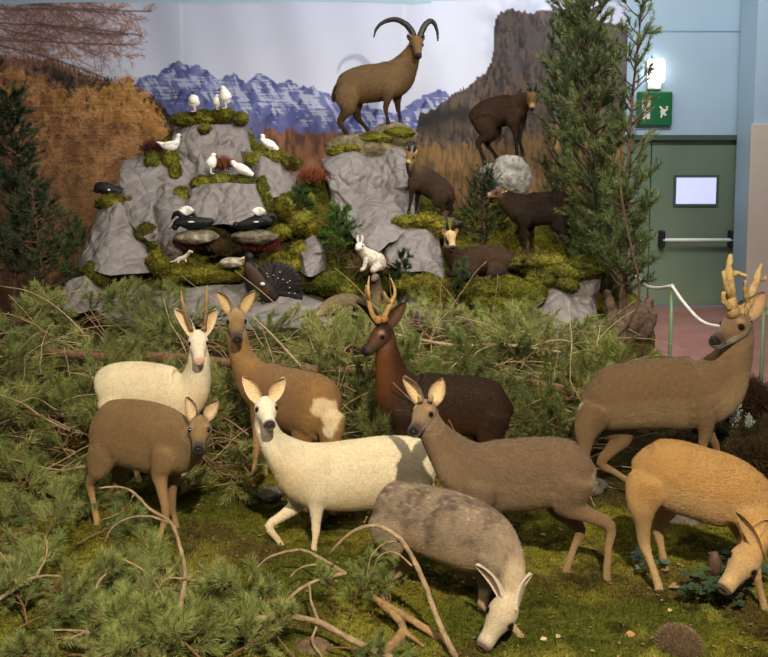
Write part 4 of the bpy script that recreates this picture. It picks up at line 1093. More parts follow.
tuft(372, 266, 20, 9, 8.42, 8, 'straw nest under the white hare', (150, 130, 92), (104, 86, 60), 1800, .13, 'straw', 1.2, None, 'straw_nest')
tuft(712, 425, 16, 30, 5.5, 9, 'dark brown heather bush behind the chest of the velvet buck', (58, 42, 30), (86, 62, 44), 5000, .10, 'shrub', 1.0, None, 'heather_bush')
tuft(745, 400, 22, 40, 5.7, 10, 'dark dry heather bush at the right edge behind the velvet buck', (50, 36, 26), (78, 58, 42), 7000, .10, 'shrub', 1.0, None, 'heather_bush')
tuft(750, 460, 26, 34, 5.2, 11, 'low dark leaf-littered bush above the golden deer', (48, 38, 28), (84, 68, 46), 8000, .09, 'shrub', 1.2, None, 'heather_bush')
# ------------------------------------------------------------------ ibex and chamois
IB = dict(back=(116, 92, 62), belly=(104, 78, 48), neck=(116, 88, 54), throat=(112, 84, 52), leg=(66, 46, 30), shin=(48, 32, 22), face=(116, 90, 58),
          muzzle=(112, 88, 62), chin=(104, 80, 56), nose=(40, 30, 26), ear_out=(110, 84, 54), ear_in=(150, 124, 90), tail=(70, 46, 28), rim=(60, 44, 30))
def hornpts(h, c0=(40, 34, 30), c1=(60, 52, 46), r=(.034, .032, .026, .018, .008), rough=.006):
    return dict(name='horn', mat='horn', tines=[(h, list(r), c0, c1)], rough=rough)
IY = 9.8
ib = animal('ibex', 'brown ibex with huge backswept horns standing on the highest slab', 'ibex', (P(365, 135, IY)[0], IY, P(365, 140, IY)[2]),
  [(339,90,IY,8,8),(343,89,IY,14,11),(352,87,IY,17.5,13),(366,84,IY,19,14),(382,82,IY,19,14),(396,77,IY,19,12),(405,66,IY,14,9.5),(411,55,IY,10.5,7.5),(414,48,IY,8.5,7)],
  ((415.5,41,IY-.02),(419,56,IY-.19),(0,0,1)), [(407,39,IY+.02),(425,38,IY-.02)],
  [[(390,84,IY-.10),(388,97,IY-.10),(385.5,109,IY-.10),(387.5,126,IY-.12)],[(396,84,IY+.10),(397,97,IY+.10),(398,109,IY+.10),(399.5,121,IY+.08)]],
  [[(345,90,IY-.10),(348,108,IY-.10),(340,122,IY-.10),(348.5,141,IY-.12)],[(349,92,IY+.10),(355,107,IY+.10),(358,118,IY+.10),(369,133,IY+.08)]],
  IB, legscale=1.35, voxel=.012, material='shaggy', headkind='goat', tail=[(340,84,IY,4),(336,92,IY,3.6),(333.5,101,IY,2.4)], hs=1.12, soften=16, fur=26000, furlen=.03, furw=.004,
  antlers=[hornpts([(415,39,IY-.03),(411,30,IY+.02),(404,23,IY+.06),(394,19.5,IY+.1),(384,22,IY+.12),(377,28,IY+.13),(373.5,37,IY+.14)]),
           hornpts([(419.5,38,IY-.05),(422,31,IY-.03),(426,24,IY+.0),(431,21,IY+.04),(435,25,IY+.06),(437.3,32,IY+.08),(437.8,41,IY+.09)])])
# knobs along the front of the ibex horns are part of the horn mesh outline
CHC = dict(back=(56, 40, 28), belly=(50, 36, 26), neck=(54, 38, 26), throat=(62, 46, 32), leg=(42, 30, 22), shin=(34, 24, 18), face=(120, 92, 62),
           muzzle=(190, 160, 120), chin=(200, 172, 132), nose=(28, 22, 20), ear_out=(74, 54, 38), ear_in=(170, 140, 104), tail=(30, 22, 16), browspot=(70, 48, 34))
hk = lambda a: hornpts(a, (24, 20, 18), (30, 26, 24), (.013, .011, .009, .004), .0)
CY1 = 9.35
animal('chamois', 'dark brown chamois standing on the round grey boulder, upper right', 'chamois', (P(505, 158, CY1)[0], CY1, P(505, 158, CY1)[2]),
  [(475,122,CY1+.05,8,7),(479,118,CY1+.05,12,9),(489,114,CY1+.04,15,11),(502,111,CY1+.02,15.5,11),(514,108,CY1,14.5,10),(523,102,CY1-.02,10,8),(529,98,CY1-.03,8,6.5)],
  ((533,96,CY1-.05),(532,109,CY1-.16),(0,0,1)), [(526,90,CY1-.02),(541,93,CY1-.04)],
  [[(512,114,CY1-.09),(514,126,CY1-.09),(516,138,CY1-.09),(516,157,CY1-.10)],[(518,114,CY1+.09),(520,126,CY1+.09),(519,138,CY1+.09),(522,155,CY1+.06)]],
  [[(482,118,CY1-.08),(488,133,CY1-.08),(478,143,CY1-.08),(484,163,CY1-.1)],[(486,118,CY1+.1),(494,132,CY1+.1),(487,143,CY1+.1),(497,160,CY1+.05)]],
  CHC, group='chamois on the rocks', legscale=1.25, voxel=.012, material='shaggy', headkind='goat', fur=16000, furlen=.035, furw=.0045, soften=12, hs=1.2,
  antlers=[hk([(531,93,CY1-.06),(530,87,CY1-.07),(529,84,CY1-.04),(526,84,CY1-.02)]), hk([(535,93,CY1-.06),(536,87,CY1-.07),(536,84,CY1-.04),(534,83,CY1)])])
CY2 = 8.95
animal('chamois', 'small dark chamois with a pale face, on the shelf beside the ibex rock', 'chamois', (P(430, 217, CY2)[0], CY2, P(430, 217, CY2)[2]),
  [(449,200,CY2+.04,7,6),(446,197,CY2+.04,10.5,8),(439,190,CY2+.03,12.5,9),(430,184,CY2+.01,13,9.5),(421,177,CY2-.01,12.5,9),(414,169,CY2-.02,8.5,6.5),(411.5,162,CY2-.03,6.5,5.5)],
  ((412,155,CY2-.04),(407,164,CY2-.15),(0,0,1)), [(405,149,CY2-.04),(418,149,CY2-.02)],
  [[(415,180,CY2-.08),(412,189,CY2-.08),(411,199,CY2-.08),(409.5,213,CY2-.1)],[(420,182,CY2+.08),(418,191,CY2+.08),(417,200,CY2+.08),(417,213,CY2+.04)]],
  [[(442,192,CY2-.08),(438,202,CY2-.08),(444,208,CY2-.08),(437,217,CY2-.1)],[(446,196,CY2+.08),(448,205,CY2+.08),(452,210,CY2+.08),(449,218,CY2+.04)]],
  coat(CHC, back=(66, 50, 38), belly=(60, 46, 34), neck=(96, 76, 54)), group='chamois on the rocks', legscale=1.0, voxel=.011, material='shaggy', headkind='goat', fur=14000, furlen=.03, furw=.0045, soften=10, hs=1.15,
  antlers=[hk([(410,152,CY2-.05),(409,146,CY2-.06),(408,143,CY2-.04),(406,143,CY2-.02)]), hk([(414,152,CY2-.05),(415,146,CY2-.06),(415,143,CY2-.04),(413.5,142,CY2)])])
CY3 = 8.38
animal('chamois', 'chamois lying down with a striped cream face turned to the viewer', 'chamois', (P(475, 268, CY3)[0], CY3, P(475, 272, CY3)[2]),
  [(512,264,CY3+.02,8,8),(505,262,CY3+.02,12,12),(492,260,CY3+.02,14,14),(476,261,CY3+.01,14.5,14),(462,262,CY3,14,12),(453,256,CY3-.02,10,8),(449.5,248,CY3-.03,8,7)],
  ((449.5,235,CY3-.04),(453,248,CY3-.19),(0,0,1)), [(441.5,228,CY3-.02),(459,229,CY3-.02)],
  [[(462,266,CY3-.08),(456,272,CY3-.16),(448,275,CY3-.12),(462,276,CY3-.26)],[(468,266,CY3-.02),(474,272,CY3-.2),(462,276,CY3-.22),(478,277,CY3-.28)]],
  [[(500,264,CY3-.08),(492,272,CY3-.18),(508,274,CY3-.16),(490,277,CY3-.26)],[(504,264,CY3+.1),(510,270,CY3+.12),(518,272,CY3+.1),(512,275,CY3+.02)]],
  coat(CHC, back=(74, 56, 42), neck=(60, 44, 32), face=(196, 166, 122), brow=(206, 176, 130), muzzle=(206, 178, 134)), group='chamois on the rocks', legscale=1.0, voxel=.011, material='shaggy', headkind='goat', fur=16000, furlen=.035, furw=.0045, soften=12, hs=1.15, eye=.07,
  antlers=[hk([(448,231,CY3-.06),(447,224,CY3-.07),(447,219,CY3-.05),(444.5,217,CY3-.02)]), hk([(452,231,CY3-.06),(454,224,CY3-.07),(455,219,CY3-.05),(456.5,219,CY3-.02)])],
  patch=[(P and (446,243,CY3-.13),.03,(52,36,28)),((455,241,CY3-.1),.028,(52,36,28))])
CY4 = 8.75
animal('chamois', 'large blackish-brown chamois in side view facing left, right of the spruce', 'chamois', (P(540, 246, CY4)[0], CY4, P(540, 250, CY4)[2]),
  [(571,210,CY4,9,8),(566,208,CY4,14,11),(553,208,CY4,16,13),(538,209,CY4,16.5,13),(524,210,CY4,16.5,12),(513,204,CY4,12,9),(504,199,CY4,9.5,7.5)],
  ((499,194,CY4),(486,194,CY4-.06),(0,0,1)), [(505,188,CY4-.06),(508,190,CY4+.08)],
  [[(524,214,CY4-.1),(523,226,CY4-.1),(525,236,CY4-.1),(526,251,CY4-.1)],[(530,214,CY4+.1),(530,226,CY4+.1),(532,236,CY4+.1),(533,250,CY4+.08)]],
  [[(562,212,CY4-.1),(560,226,CY4-.1),(571,234,CY4-.1),(570,249,CY4-.1)],[(566,212,CY4+.1),(565,226,CY4+.1),(575,234,CY4+.1),(576,248,CY4+.1)]],
  coat(CHC, back=(44, 32, 24), neck=(46, 34, 26), face=(92, 68, 48), muzzle=(176, 146, 112), chin=(170, 140, 106)), group='chamois on the rocks', legscale=1.15, voxel=.012, material='shaggy', headkind='goat', fur=16000, furlen=.035, furw=.0045, soften=12, hs=1.05)

# ------------------------------------------------------------------ birds
def bird(name, label, cat, pts, colors, r, group=None, tail=None, legs=True, Y=None, beak=(40, 36, 34), headr=1., wing=None, legc=(222, 214, 200), extra=None, eye=True, base=None, beaklen=1.):
    """pts: body path in pixels from tail root to head; r radii in pixels"""
    Pt = [P(a, b, Y) for a, b in pts]; m = mpp(pts[0][0], pts[0][1], Y); low = max(b for a, b in pts)
    b0 = base or (pts[len(pts)//2-1][0], low+r[1]+3)
    root = empty(name, P(b0[0], b0[1], Y), label, cat, group)
    mb = MB(); rr = np.array(r)*m; k = [lin(c) for c in colors]
    loft(mb, Pt, rr, rr*.9, k, k, k=14, sub=4, lat=np.array([0, -1., 0]))
    hd = Pt[-1]; ball(mb, hd, rr[-1]*1.12*headr, k[-1])
    if tail: 
        tp = [P(*a[:2], Y) for a in tail['pts']]; loft(mb, tp, np.array(tail['r'])*m, np.array(tail['w'])*m, lin(tail['col']), k=10, lat=np.array([0, -1., 0]), sub=3)
    V, f, K = remesh(mb, max(.004, rr.min()*.25), smooth=2)
    m2 = MB(); m2.V = [V]; m2.n = len(V); m2.K = [K]
    for ff in f: (m2.Q if ff.shape[1] == 4 else m2.T).append(ff)
    m2.build('body', M['feather'], root)
    d = nrm(Pt[-1]-Pt[-2]); fx = np.sign(Pt[-1][0]-Pt[0][0]) or 1.; bd = nrm(np.array([fx, -.4, -.15]))
    e = MB(); loft(e, [hd+bd*rr[-1]*.8, hd+bd*rr[-1]*(1+.5*beaklen), hd+bd*rr[-1]*(1+1.1*beaklen)-np.array([0, 0, rr[-1]*.3*beaklen])], [rr[-1]*.4, rr[-1]*.3, rr[-1]*.06], [rr[-1]*.3, rr[-1]*.22, rr[-1]*.05], lin(beak), k=8, sub=2)
    e.build('beak', M['feather'], root)
    if eye:
        for s in (-1, 1):
            e = MB(); ball(e, hd+np.array([fx*rr[-1]*.45, s*rr[-1]*.95*headr, rr[-1]*.25]), rr[-1]*.2, (1, 1, 1), k=8, n=6); e.build('eye', M['eye'], root)
    for s in (-1, 1):
        e = MB(); c0 = (Pt[1]+Pt[-2])/2+np.array([0, s*rr[1]*.82, 0]); L = np.linalg.norm(Pt[-2]-Pt[0])*.62
        ax = nrm(Pt[-2]-Pt[0]); A = np.stack([ax, np.array([0, 1., 0]), np.cross(ax, [0, 1., 0])])
        ball(e, c0, (L*.72, rr[1]*.22, rr[1]*.62), lin(wing or colors[1]), k=14, n=8, ax=A); e.build('wing', M['feather'], root)
    if legs:
        for s in (-1, 1):
            t0 = P(b0[0], b0[1], Y)+np.array([0, s*rr[1]*.4, 0]); e = MB()
            tube(e, [t0+np.array([0, 0, rr[1]*1.4]), t0+np.array([0, 0, .008])], [rr[1]*.22, rr[1]*.14], lin(legc), k=6, sub=2)
            for a in (-.5, 0, .5): tube(e, [t0+np.array([0, 0, .008]), t0+np.array([fx*math.cos(a)*rr[1]*.6, math.sin(a)*rr[1]*.6, .004])], [rr[1]*.1, rr[1]*.05], lin(legc), k=5, sub=2)
            e.build('leg', M['feather'], root)
    if extra: extra(root, m)
    return root
PW = [(232, 228, 220)]*5; G1 = 'white ptarmigans on the rocks'
def ptarm(label, pts, r, Y, **k):
    return bird('ptarmigan', label, 'bird', pts, (PW*2)[:len(pts)], r, G1, Y=Y, **k)
ptarm('leftmost white bird on the top rock, turned with its head down to the left', [(197,97),(195,99),(193,103),(190.5,100)], [3,6,6,2.6], 9.75, base=(195,112))
ptarm('white bird sitting low at the centre of the top rock', [(217,107),(217,104),(217,100),(217.5,97)], [2.5,4.2,4,2.6], 9.72, base=(217,110))
ptarm('tall upright white bird, rightmost on the top rock', [(228,103),(226,100),(225,95),(223,89)], [3,6,6,3], 9.7, base=(226,109))
ptarm('white bird on the left ledge with its neck stretched up to the right', [(159,143),(166,146),(173,146),(177,141),(178.5,136)], [1.5,4,5,3,2.4], 9.45, tail=dict(pts=[(162,144),(157,142)], r=[2,.8], w=[3,3], col=(230,226,218)), base=(169,153))
ptarm('white bird standing upright on the middle ledge, left one', [(208,168),(210,165),(212,161),(213.5,155.5)], [2.5,5.5,5,2.5], 9.2, base=(211,174))
ptarm('white bird lying flat on the middle ledge beside reddish heather', [(253,175),(246,171),(240,168),(235,165),(233,163)], [2,4.5,5,3.2,2.6], 9.2, legs=False)
ptarm('white bird at the right-hand rock with an upright head', [(278,150),(272,146),(267,143),(263,140),(262.5,136.5)], [2,4.5,4.5,2.6,2.4], 9.5, base=(270,152))
BK = (20, 21, 24)
def grouse(label, pts, r, Y, white, fx):
    def ex(root, m):
        for (a, b, ra, rb) in white:
            e = MB(); big = rb > 1.8; c0 = P(a, b+(rb if big else 0), Y-.05 if big else Y-.09)
            if not big: ball(e, c0, (ra*m, .02, rb*m*.8), lin((216, 214, 206)), k=10, n=6)
            else:
                for i in range(7):
                    an = (i-3)*.3; d = np.array([math.sin(an), -.1*abs(i-3), math.cos(an)]); L = ra*2.0*m
                    loft(e, [c0, c0+d*L*.5, c0+d*L*.9], np.array([.008, .010, .006]), np.array([.010, .018, .010]), lin((222, 220, 212)), k=6, lat=nrm(np.cross(d, [0, 1., 0])), sub=2)
            e.build('white_feathers', M['feather'], root)
    return bird('black_grouse', label, 'bird', pts, [BK]*len(pts), r, 'black grouse on the stones', Y=Y, extra=ex, legc=(60, 54, 48), legs=False)
grouse('black grouse crouching on the far left ledge with a small white wing spot', [(124,191),(116,192),(106,189),(99,186),(97,190)], [3,5.5,7,4.5,3.2], 9.15, [(109,190,1.4,1.4)], -1)
g1 = grouse('left of the two black grouse on the middle ledge, white fan raised', [(213,221),(202,223),(189,223),(179,222),(175,227)], [3,6,6.5,4.5,3.2], 8.42, [(187,212,5,3),(191,222,3.5,1.2)], -1)
g2 = grouse('right of the two black grouse on the middle ledge, white fan raised', [(272,222),(262,220),(250,224),(241,226),(236,225)], [3,6,6.5,4.5,3.2], 8.42, [(259,213,4.5,2.2),(256,222,3,1.1)], -1)
# lyre tail feathers of the two displaying grouse
for g, (a, b) in ((g1, (184, 215)), (g2, (265, 217))):
    for s in (-1, 1):
        e = MB(); tube(e, [P(a, b+4, 8.42), P(a+s*4, b-1, 8.44), P(a+s*9, b-1, 8.45), P(a+s*12, b+4, 8.45)], [.03, .028, .022, .01], lin(BK), k=8); e.build('tail_feather', M['feather'], g)
# capercaillie
def cap(root, m):
    Y = 8.2; c = P(274, 292, Y); rg = np.random.default_rng(4)
    for i in range(17):
        a = R(-30+i*(150/16)); L = 31*m*(1-.06*abs(i-8)/8)
        d = np.array([math.sin(a+R(0))*1., .0, math.cos(a)]); d = nrm(np.array([math.sin(a), .15*math.cos(a*2), math.cos(a)]))
        e = MB(); t = np.linspace(0, 1, 5); w = np.array([.25, .8, 1.1, 1.15, .6])*3.3*m
        lt = nrm(np.cross(d, [0, 1., 0])); loft(e, [c+d*L*q+np.array([0, .006*i % .02, 0]) for q in t], np.full(5, .004), w, lin((26, 22, 20)), k=8, lat=lt, sub=2)
        o = e.build('tail_feather', M['feather'], root)
        if i % 2: 
            for q in (.52, .68)[:1+(i % 4 == 1)]:
                s = MB(); ball(s, c+d*L*(q+rg.uniform(-.05, .05))-np.array([0, .012, 0]), (.008, .004, .005), lin((190, 186, 180)), k=6, n=4); s.build('feather_spot', M['feather'], o)
    e = MB(); ball(e, P(262.5, 284, Y-.17), (.022, .01, .014), lin((228, 226, 220)), k=8, n=6); e.build('shoulder_spot', M['feather'], root)
bird('capercaillie', 'large black capercaillie cock with a fanned spotted tail, below the black grouse', 'bird',
     [(276,300),(266,293),(256,285),(251,272),(249.5,263),(249,257)], [(24,20,18),(34,27,22),(24,24,26),(24,28,30),(26,28,30),(22,24,26)], [6,11,11,7,5,4.6], Y=8.2, beak=(214,200,150), wing=(62,44,30), extra=cap, legc=(70,60,52), beaklen=1.1, base=(264,312))

# ------------------------------------------------------------------ small mammals
def critter(name, label, cat, chains, balls, Y, base, mat_='fur', eyes=(), vox=.006, parts=()):
    root = empty(name, P(*base, Y), label, cat); mb = MB()
    for (pts, r, col) in chains:
        pp = [P(p[0], p[1], Y+(p[2] if len(p) > 2 else 0)) for p in pts]; m = mpp(*pts[0][:2], Y)
        cc = np.array([lin(c) for c in col]) if isinstance(col[0], (tuple, list)) else lin(col)
        loft(mb, pp, np.array(r)*m, np.array(r)*m*.9, cc, k=12, sub=3)
    for (p, r, c) in balls: ball(mb, P(p[0], p[1], Y+p[2]), np.array(r)*mpp(p[0], p[1], Y), lin(c))
    V, f, K = remesh(mb, vox, smooth=2); m2 = MB(); m2.V = [V]; m2.n = len(V); m2.K = [K]
    for ff in f: (m2.Q if ff.shape[1] == 4 else m2.T).append(ff)
    m2.build('body', M[mat_], root)
    for (p, r) in eyes:
        e = MB(); ball(e, P(p[0], p[1], Y+p[2]), r*mpp(p[0], p[1], Y), (1, 1, 1), k=8, n=6); e.build('eye', M['eye'], root)
    for (nm, pts, r, c) in parts:
        e = MB(); m = mpp(pts[0][0], pts[0][1], Y); loft(e, [P(p[0], p[1], Y+p[2]) for p in pts], np.array(r)*m*.35, np.array(r)*m, lin(c), k=10, lat=np.array([1., 0, 0]), sub=3); e.build(nm, M[mat_], root)
    return root
HW = (206, 196, 180)
critter('hare', 'whitish mountain hare with upright ears sitting on a straw nest', 'hare',
  [([(382,268,.02),(377,261,0),(370,257,-.02),(363,251,-.05),(360,247,-.08)], [6,10,9,6,5], [HW, HW, (214,206,192), HW, (220,214,204)]), ([(360,246,-.08),(357.5,249,-.16)], [5,2.6], (222,216,206)), ([(366,259,-.08),(364,268,-.1),(361,270,-.14)], [3.2,2.4,2], HW), ([(378,266,-.06),(372,271,-.12)], [6,3], HW)],
  [], 8.36, (371, 272), 'shaggy', [((357.8,246,-.13), .9), ((362.5,246,-.13), .9)], parts=[('ear', [(358.5,243,-.07),(357.5,239,-.07),(357.8,235,-.07)], [.9,1.5,.6], (222,214,200)), ('ear', [(361.5,243,-.07),(362.3,239,-.07),(362,235,-.07)], [.9,1.5,.6], (222,214,200))])
MR = (118, 102, 76)
critter('marmot', 'grey-brown marmot on all fours left of the antlers of the dark buck', 'marmot',
  [([(362,304,.02),(352,302,0),(340,303,-.02),(330,307,-.03),(321,312,-.06),(316,315,-.1)], [5,9.5,10,9.5,6.5,3.5], [(88,78,64), (112,98,76), MR, (132,114,82), (150,130,98), (160,140,110)]), ([(350,308,-.08),(350,317,-.08),(347,319,-.12)], [3.4,2.4,2], MR), ([(330,310,-.08),(329,318,-.08),(326,320,-.12)], [3.2,2.2,2], MR), ([(362,302,.02),(369,304,.02),(374,308,.02)], [3.6,2.8,1.6], (66,56,46))],
  [], 8.05, (342, 321), 'shaggy', [((318.5,311.5,-.1), .7)])
critter('marmot', 'upright marmot with a dark crown seen between the antlers of the dark buck', 'marmot',
  [([(377,318,0),(377,306,0),(376.5,294,0),(376,284,-.02),(375.5,278,-.04)], [8.5,10,8,5.8,5], [(104,88,62), MR, (126,108,80), (96,84,68), (62,56,50)]), ([(375.5,277,-.05),(373,280,-.14)], [4.4,2.4], (120,108,92)), ([(370,292,-.04),(368,299,-.12),(370,303,-.14)], [2.6,2,1.6], (96,82,60)), ([(383,292,-.04),(385,299,-.12),(383,303,-.14)], [2.6,2,1.6], (96,82,60)), ([(372,318,-.04),(369,322,-.14)], [4,2.4], (96,82,60)), ([(382,318,-.04),(385,322,-.14)], [4,2.4], (96,82,60))],
  [], 8.1, (377, 323), 'shaggy', [((372.5,277.5,-.1), .7), ((377,277.5,-.1), .7)])
critter('ermine', 'tiny white ermine standing on bright moss below the left black grouse', 'ermine',
  [([(175,261,0),(179,259,0),(184,257.5,-.01),(188,254,-.02),(190,251.5,-.04)], [1.2,2.3,2.5,2,2], (222,212,190)), ([(190,251.5,-.04),(192.5,252,-.07)], [1.7,.9], (226,218,200)), ([(185,258,-.01),(186,262,-.02)], [1.2,.9], (222,212,190)), ([(179,260,-.01),(178,263,-.02)], [1.3,.9], (222,212,190)), ([(175,261,0),(170,262,0)], [1.1,.7], (210,196,170))],
  [], 8.15, (183, 264), 'fur', [((191,251,-.075), .4)], vox=.0035)
# hedgehog
def hedgehog():
    Y = 3.42; c = P(679, 646, Y); m = mpp(679, 646, Y); root = empty('hedgehog', (c[0], Y, .02), 'brown spiny hedgehog curled on the moss at the bottom right', 'hedgehog')
    mb = MB(); V, Q = blob((0, 0, 0), (1, 1, 1), 3, 40, .04, 1.5); mb.add(V*np.array([22*m, 27*m, 18*m])+c, Q=Q, col=lin((86, 68, 50)))
    ball(mb, c+np.array([-.02, -.105, -.03]), (.03, .045, .026), lin((120, 96, 70)))
    mb.build('body', M['shaggy'], root)
    rg = np.random.default_rng(1); n = 12000; d = rg.normal(0, 1, (n, 3)); d /= np.linalg.norm(d, axis=1)[:, None]; d = d[d[:, 2] > -.55]
    p = d*np.array([21*m, 26*m, 17*m])+c; s = MB(); t = rg.uniform(0, 1, (len(p), 1)); hairs(s, p, d+np.array([.15, .35, .1]), .013, .0020, lin((66, 52, 40))*(1-t)+lin((140, 120, 92))*t, .25, rg, .2, 1.6)
    s.build('spines', M['heather'], root)
    e = MB(); ball(e, c+np.array([-.02, -.152, -.028]), .008, (1, 1, 1), k=8, n=6); e.build('nose', M['eye'], root)
hedgehog()
# ------------------------------------------------------------------ pine boughs
M['needle'] = mat('pine_needles', attr=True, rough=.55, spec=.3)
M['bark'] = mat('pine_bark', attr=True, vary=.35, scale=30., detail=7, rough=.9, bump=.01, bscale=60.)
def needles(mb, path, n, L, W, col, rg, ang=.75, var=.18, start=.15, droop=0.):
    path = np.asarray(path, float); seg = np.diff(path, axis=0); t = rg.uniform(start, 1, n)*(len(path)-1); i = np.minimum(t.astype(int), len(seg)-1); fr = (t-i)[:, None]
    p = path[i]+seg[i]*fr; T = seg[i]/(np.linalg.norm(seg[i], axis=1)[:, None]+1e-9)
    r = rg.normal(0, 1, (n, 3)); r -= T*(r*T).sum(1)[:, None]; r /= np.linalg.norm(r, axis=1)[:, None]+1e-9
    a = rg.normal(ang, .22, n)[:, None]; d = T*np.cos(a)+r*np.sin(a)
    w = np.cross(d, rg.normal(0, 1, (n, 3))); w /= np.linalg.norm(w, axis=1)[:, None]+1e-9
    ln = L*rg.uniform(.65, 1.15, n)[:, None]; c = col*(1+rg.normal(0, var, (n, 1)))
    mid = p+d*ln*.5; tip = p+d*ln-np.array([0, 0, 1.])*ln*droop
    V = np.stack([p-w*W*.4, p+w*W*.4, mid-w*W*.5, mid+w*W*.5, tip], 1).reshape(-1, 3); b = np.arange(n)[:, None]*5
    T3 = np.concatenate([b+np.array([[0, 1, 3]]), b+np.array([[0, 3, 2]]), b+np.array([[2, 3, 4]])])
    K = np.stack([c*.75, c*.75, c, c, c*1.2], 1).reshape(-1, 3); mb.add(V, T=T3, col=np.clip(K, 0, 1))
def curve(p, d, L, n, rg, wob=.12, grav=0.):
    out = [np.array(p, float)]; d = nrm(d)
    for k in range(n):
        d = nrm(d+rg.normal(0, wob, 3)+np.array([0, 0, grav])); out.append(out[-1]+d*L/n)
    return np.array(out)
def bough(seed, L=.75, nside=12, nl=.06, dens=90, col=(92, 112, 44), bark=(120, 92, 62), grav=-.04, bare=.25, nw=.0026, flat=.45, tuft=True, up=0.):
    """one pine bough along +x from the origin"""
    rg = np.random.default_rng(seed); wd = MB(); nd = MB(); c = lin(col); bc = lin(bark)
    main = curve((0, 0, 0), (1, 0, .12), L, 9, rg, .07, grav)
    tube(wd, main, [.009, .003], bc, k=6, sub=2)
    for k in range(nside):
        t = bare+(1-bare)*(k+rg.uniform(0, 1))/nside; i = t*9; j = min(int(i), 8); p = main[j]+(main[j+1]-main[j])*(i-j); T = nrm(main[j+1]-main[j])
        s = 1 if k % 2 else -1; side = nrm(np.array([0, s, rg.normal(0, flat)])); d = nrm(T*.8+side*.8+np.array([0, 0, up])); l = L*.42*(1.15-t*.7)*rg.uniform(.7, 1.2)
        br = curve(p, d, l, 5, rg, .12, .03+up*.2); tube(wd, br, [.0045, .0018], bc, k=5, sub=1)
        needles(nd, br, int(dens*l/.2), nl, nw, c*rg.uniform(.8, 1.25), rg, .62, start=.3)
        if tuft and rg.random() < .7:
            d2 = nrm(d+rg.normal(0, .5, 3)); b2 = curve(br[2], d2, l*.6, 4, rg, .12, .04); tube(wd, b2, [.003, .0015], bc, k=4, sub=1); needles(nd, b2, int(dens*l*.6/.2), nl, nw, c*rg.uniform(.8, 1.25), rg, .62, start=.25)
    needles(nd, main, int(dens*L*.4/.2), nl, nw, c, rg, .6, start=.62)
    return wd, nd
class Bough:
    def __init__(s, *a, **k):
        wd, nd = bough(*a, **k); V, f, K = wd.arrays(); s.w = fast_mesh('branch', V, f, K); s.w.materials.append(M['bark'])
        V, f, K = nd.arrays(); s.n = fast_mesh('needles', V, f, K); s.n.materials.append(M['needle']); s.a = (wd, nd)
    def place(s, loc, rz, rx=0., ry=0., sc=1., label=None, group=None, name='pine_bough', cat='branch'):
        r = bpy.data.objects.new(name, None); C.objects.link(r); r.location = [float(a) for a in loc]
        r.rotation_euler = (rx, ry, rz); r.scale = (sc, sc, sc); r.empty_display_size = .05; tag(r, label, cat, group)
        for nm, me in (('branch', s.w), ('needles', s.n)):
            o = bpy.data.objects.new(nm, me); C.objects.link(o); o.parent = r
        return r
fg = [Bough(100+i, L=.55, nside=11, nl=.066, dens=190, col=c, nw=.0019, flat=.9, grav=-.02, up=.12) for i, c in enumerate([(132, 144, 78), (144, 152, 88), (118, 132, 76), (154, 158, 98)])]
mid = [Bough(200+i, L=.8, nside=13, nl=.062, dens=115, col=c, nw=.0023, flat=.7, grav=-.02, up=.15) for i, c in enumerate([(112, 122, 62), (128, 136, 70), (96, 108, 56), (142, 146, 84), (118, 126, 66)])]
rg = np.random.default_rng(21)
def clear_of(px, py, boxes):
    return not any(a < px < b and c < py < d for a, b, c, d in boxes)
# foreground boughs at the left
n = 0
for k in range(400):
    px = rg.uniform(-30, 345); py = rg.uniform(486, 690)
    lim = np.interp(py, [486, 520, 560, 600, 640, 690], [95, 120, 150, 215, 345, 345])
    if px > lim or (px > 225 and rg.random() < .62): continue
    if 100 < px < 225 and py < 618: continue
    if px < 118 and py < 520 and rg.random() < .4: continue
    Y = groundY(py)+.02; p = P(px, py, Y)
    fg[n % 4].place((p[0], Y, float(ground_h(p[0], Y))+.03), rg.uniform(0, 6.28), rg.normal(0, .3), -rg.uniform(.0, .38), rg.uniform(.45, .8),
        'soft green pine bough among those spread over the moss in the left foreground', 'pine boughs in the left foreground')
    n += 1
    if n >= 64: break
for (px, py, sc) in ((392,572,.5),(388,548,.45),(350,612,.5),(335,592,.4),(372,604,.45)):
    Y = min(groundY(py), 3.64); p = P(px, py, Y)
    fg[0].place((p[0], Y, float(ground_h(p[0], Y))+.02), rg.uniform(0, 6.28), .2, -1.1, sc, 'upright sprig of pine by the hind legs of the grazing grey deer', 'pine sprigs at the grazing deer')
# heap of cut boughs behind the deer
n = 0
for k in range(2000):
    px = rg.uniform(-60, 640); py = rg.uniform(322, 474)
    if px > np.interp(py, [320, 360, 400, 474], [585, 600, 640, 640]): continue
    if py > 460 and px > 240: continue
    zz = np.interp(py, [322, 360, 474], [.40, .3, .03]); Y = groundY(py, zz); p = P(px, py, Y)
    if Y > 8.2: continue
    if px > 88 and py < np.interp(px, [88, 150, 400, 440, 640], [330, 352, 352, 338, 352]): continue
    h = float(ground_h(p[0], Y))
    mid[n % 5].place((p[0], Y, h+rg.uniform(.0, .12)), rg.uniform(0, 6.28), rg.normal(0, .35), -rg.uniform(-.1, .55), rg.uniform(.7, 1.1),
        'green pine bough lying in the heap of cut brush behind the deer', 'cut pine boughs heaped behind the deer')
    n += 1
    if n >= 190: break

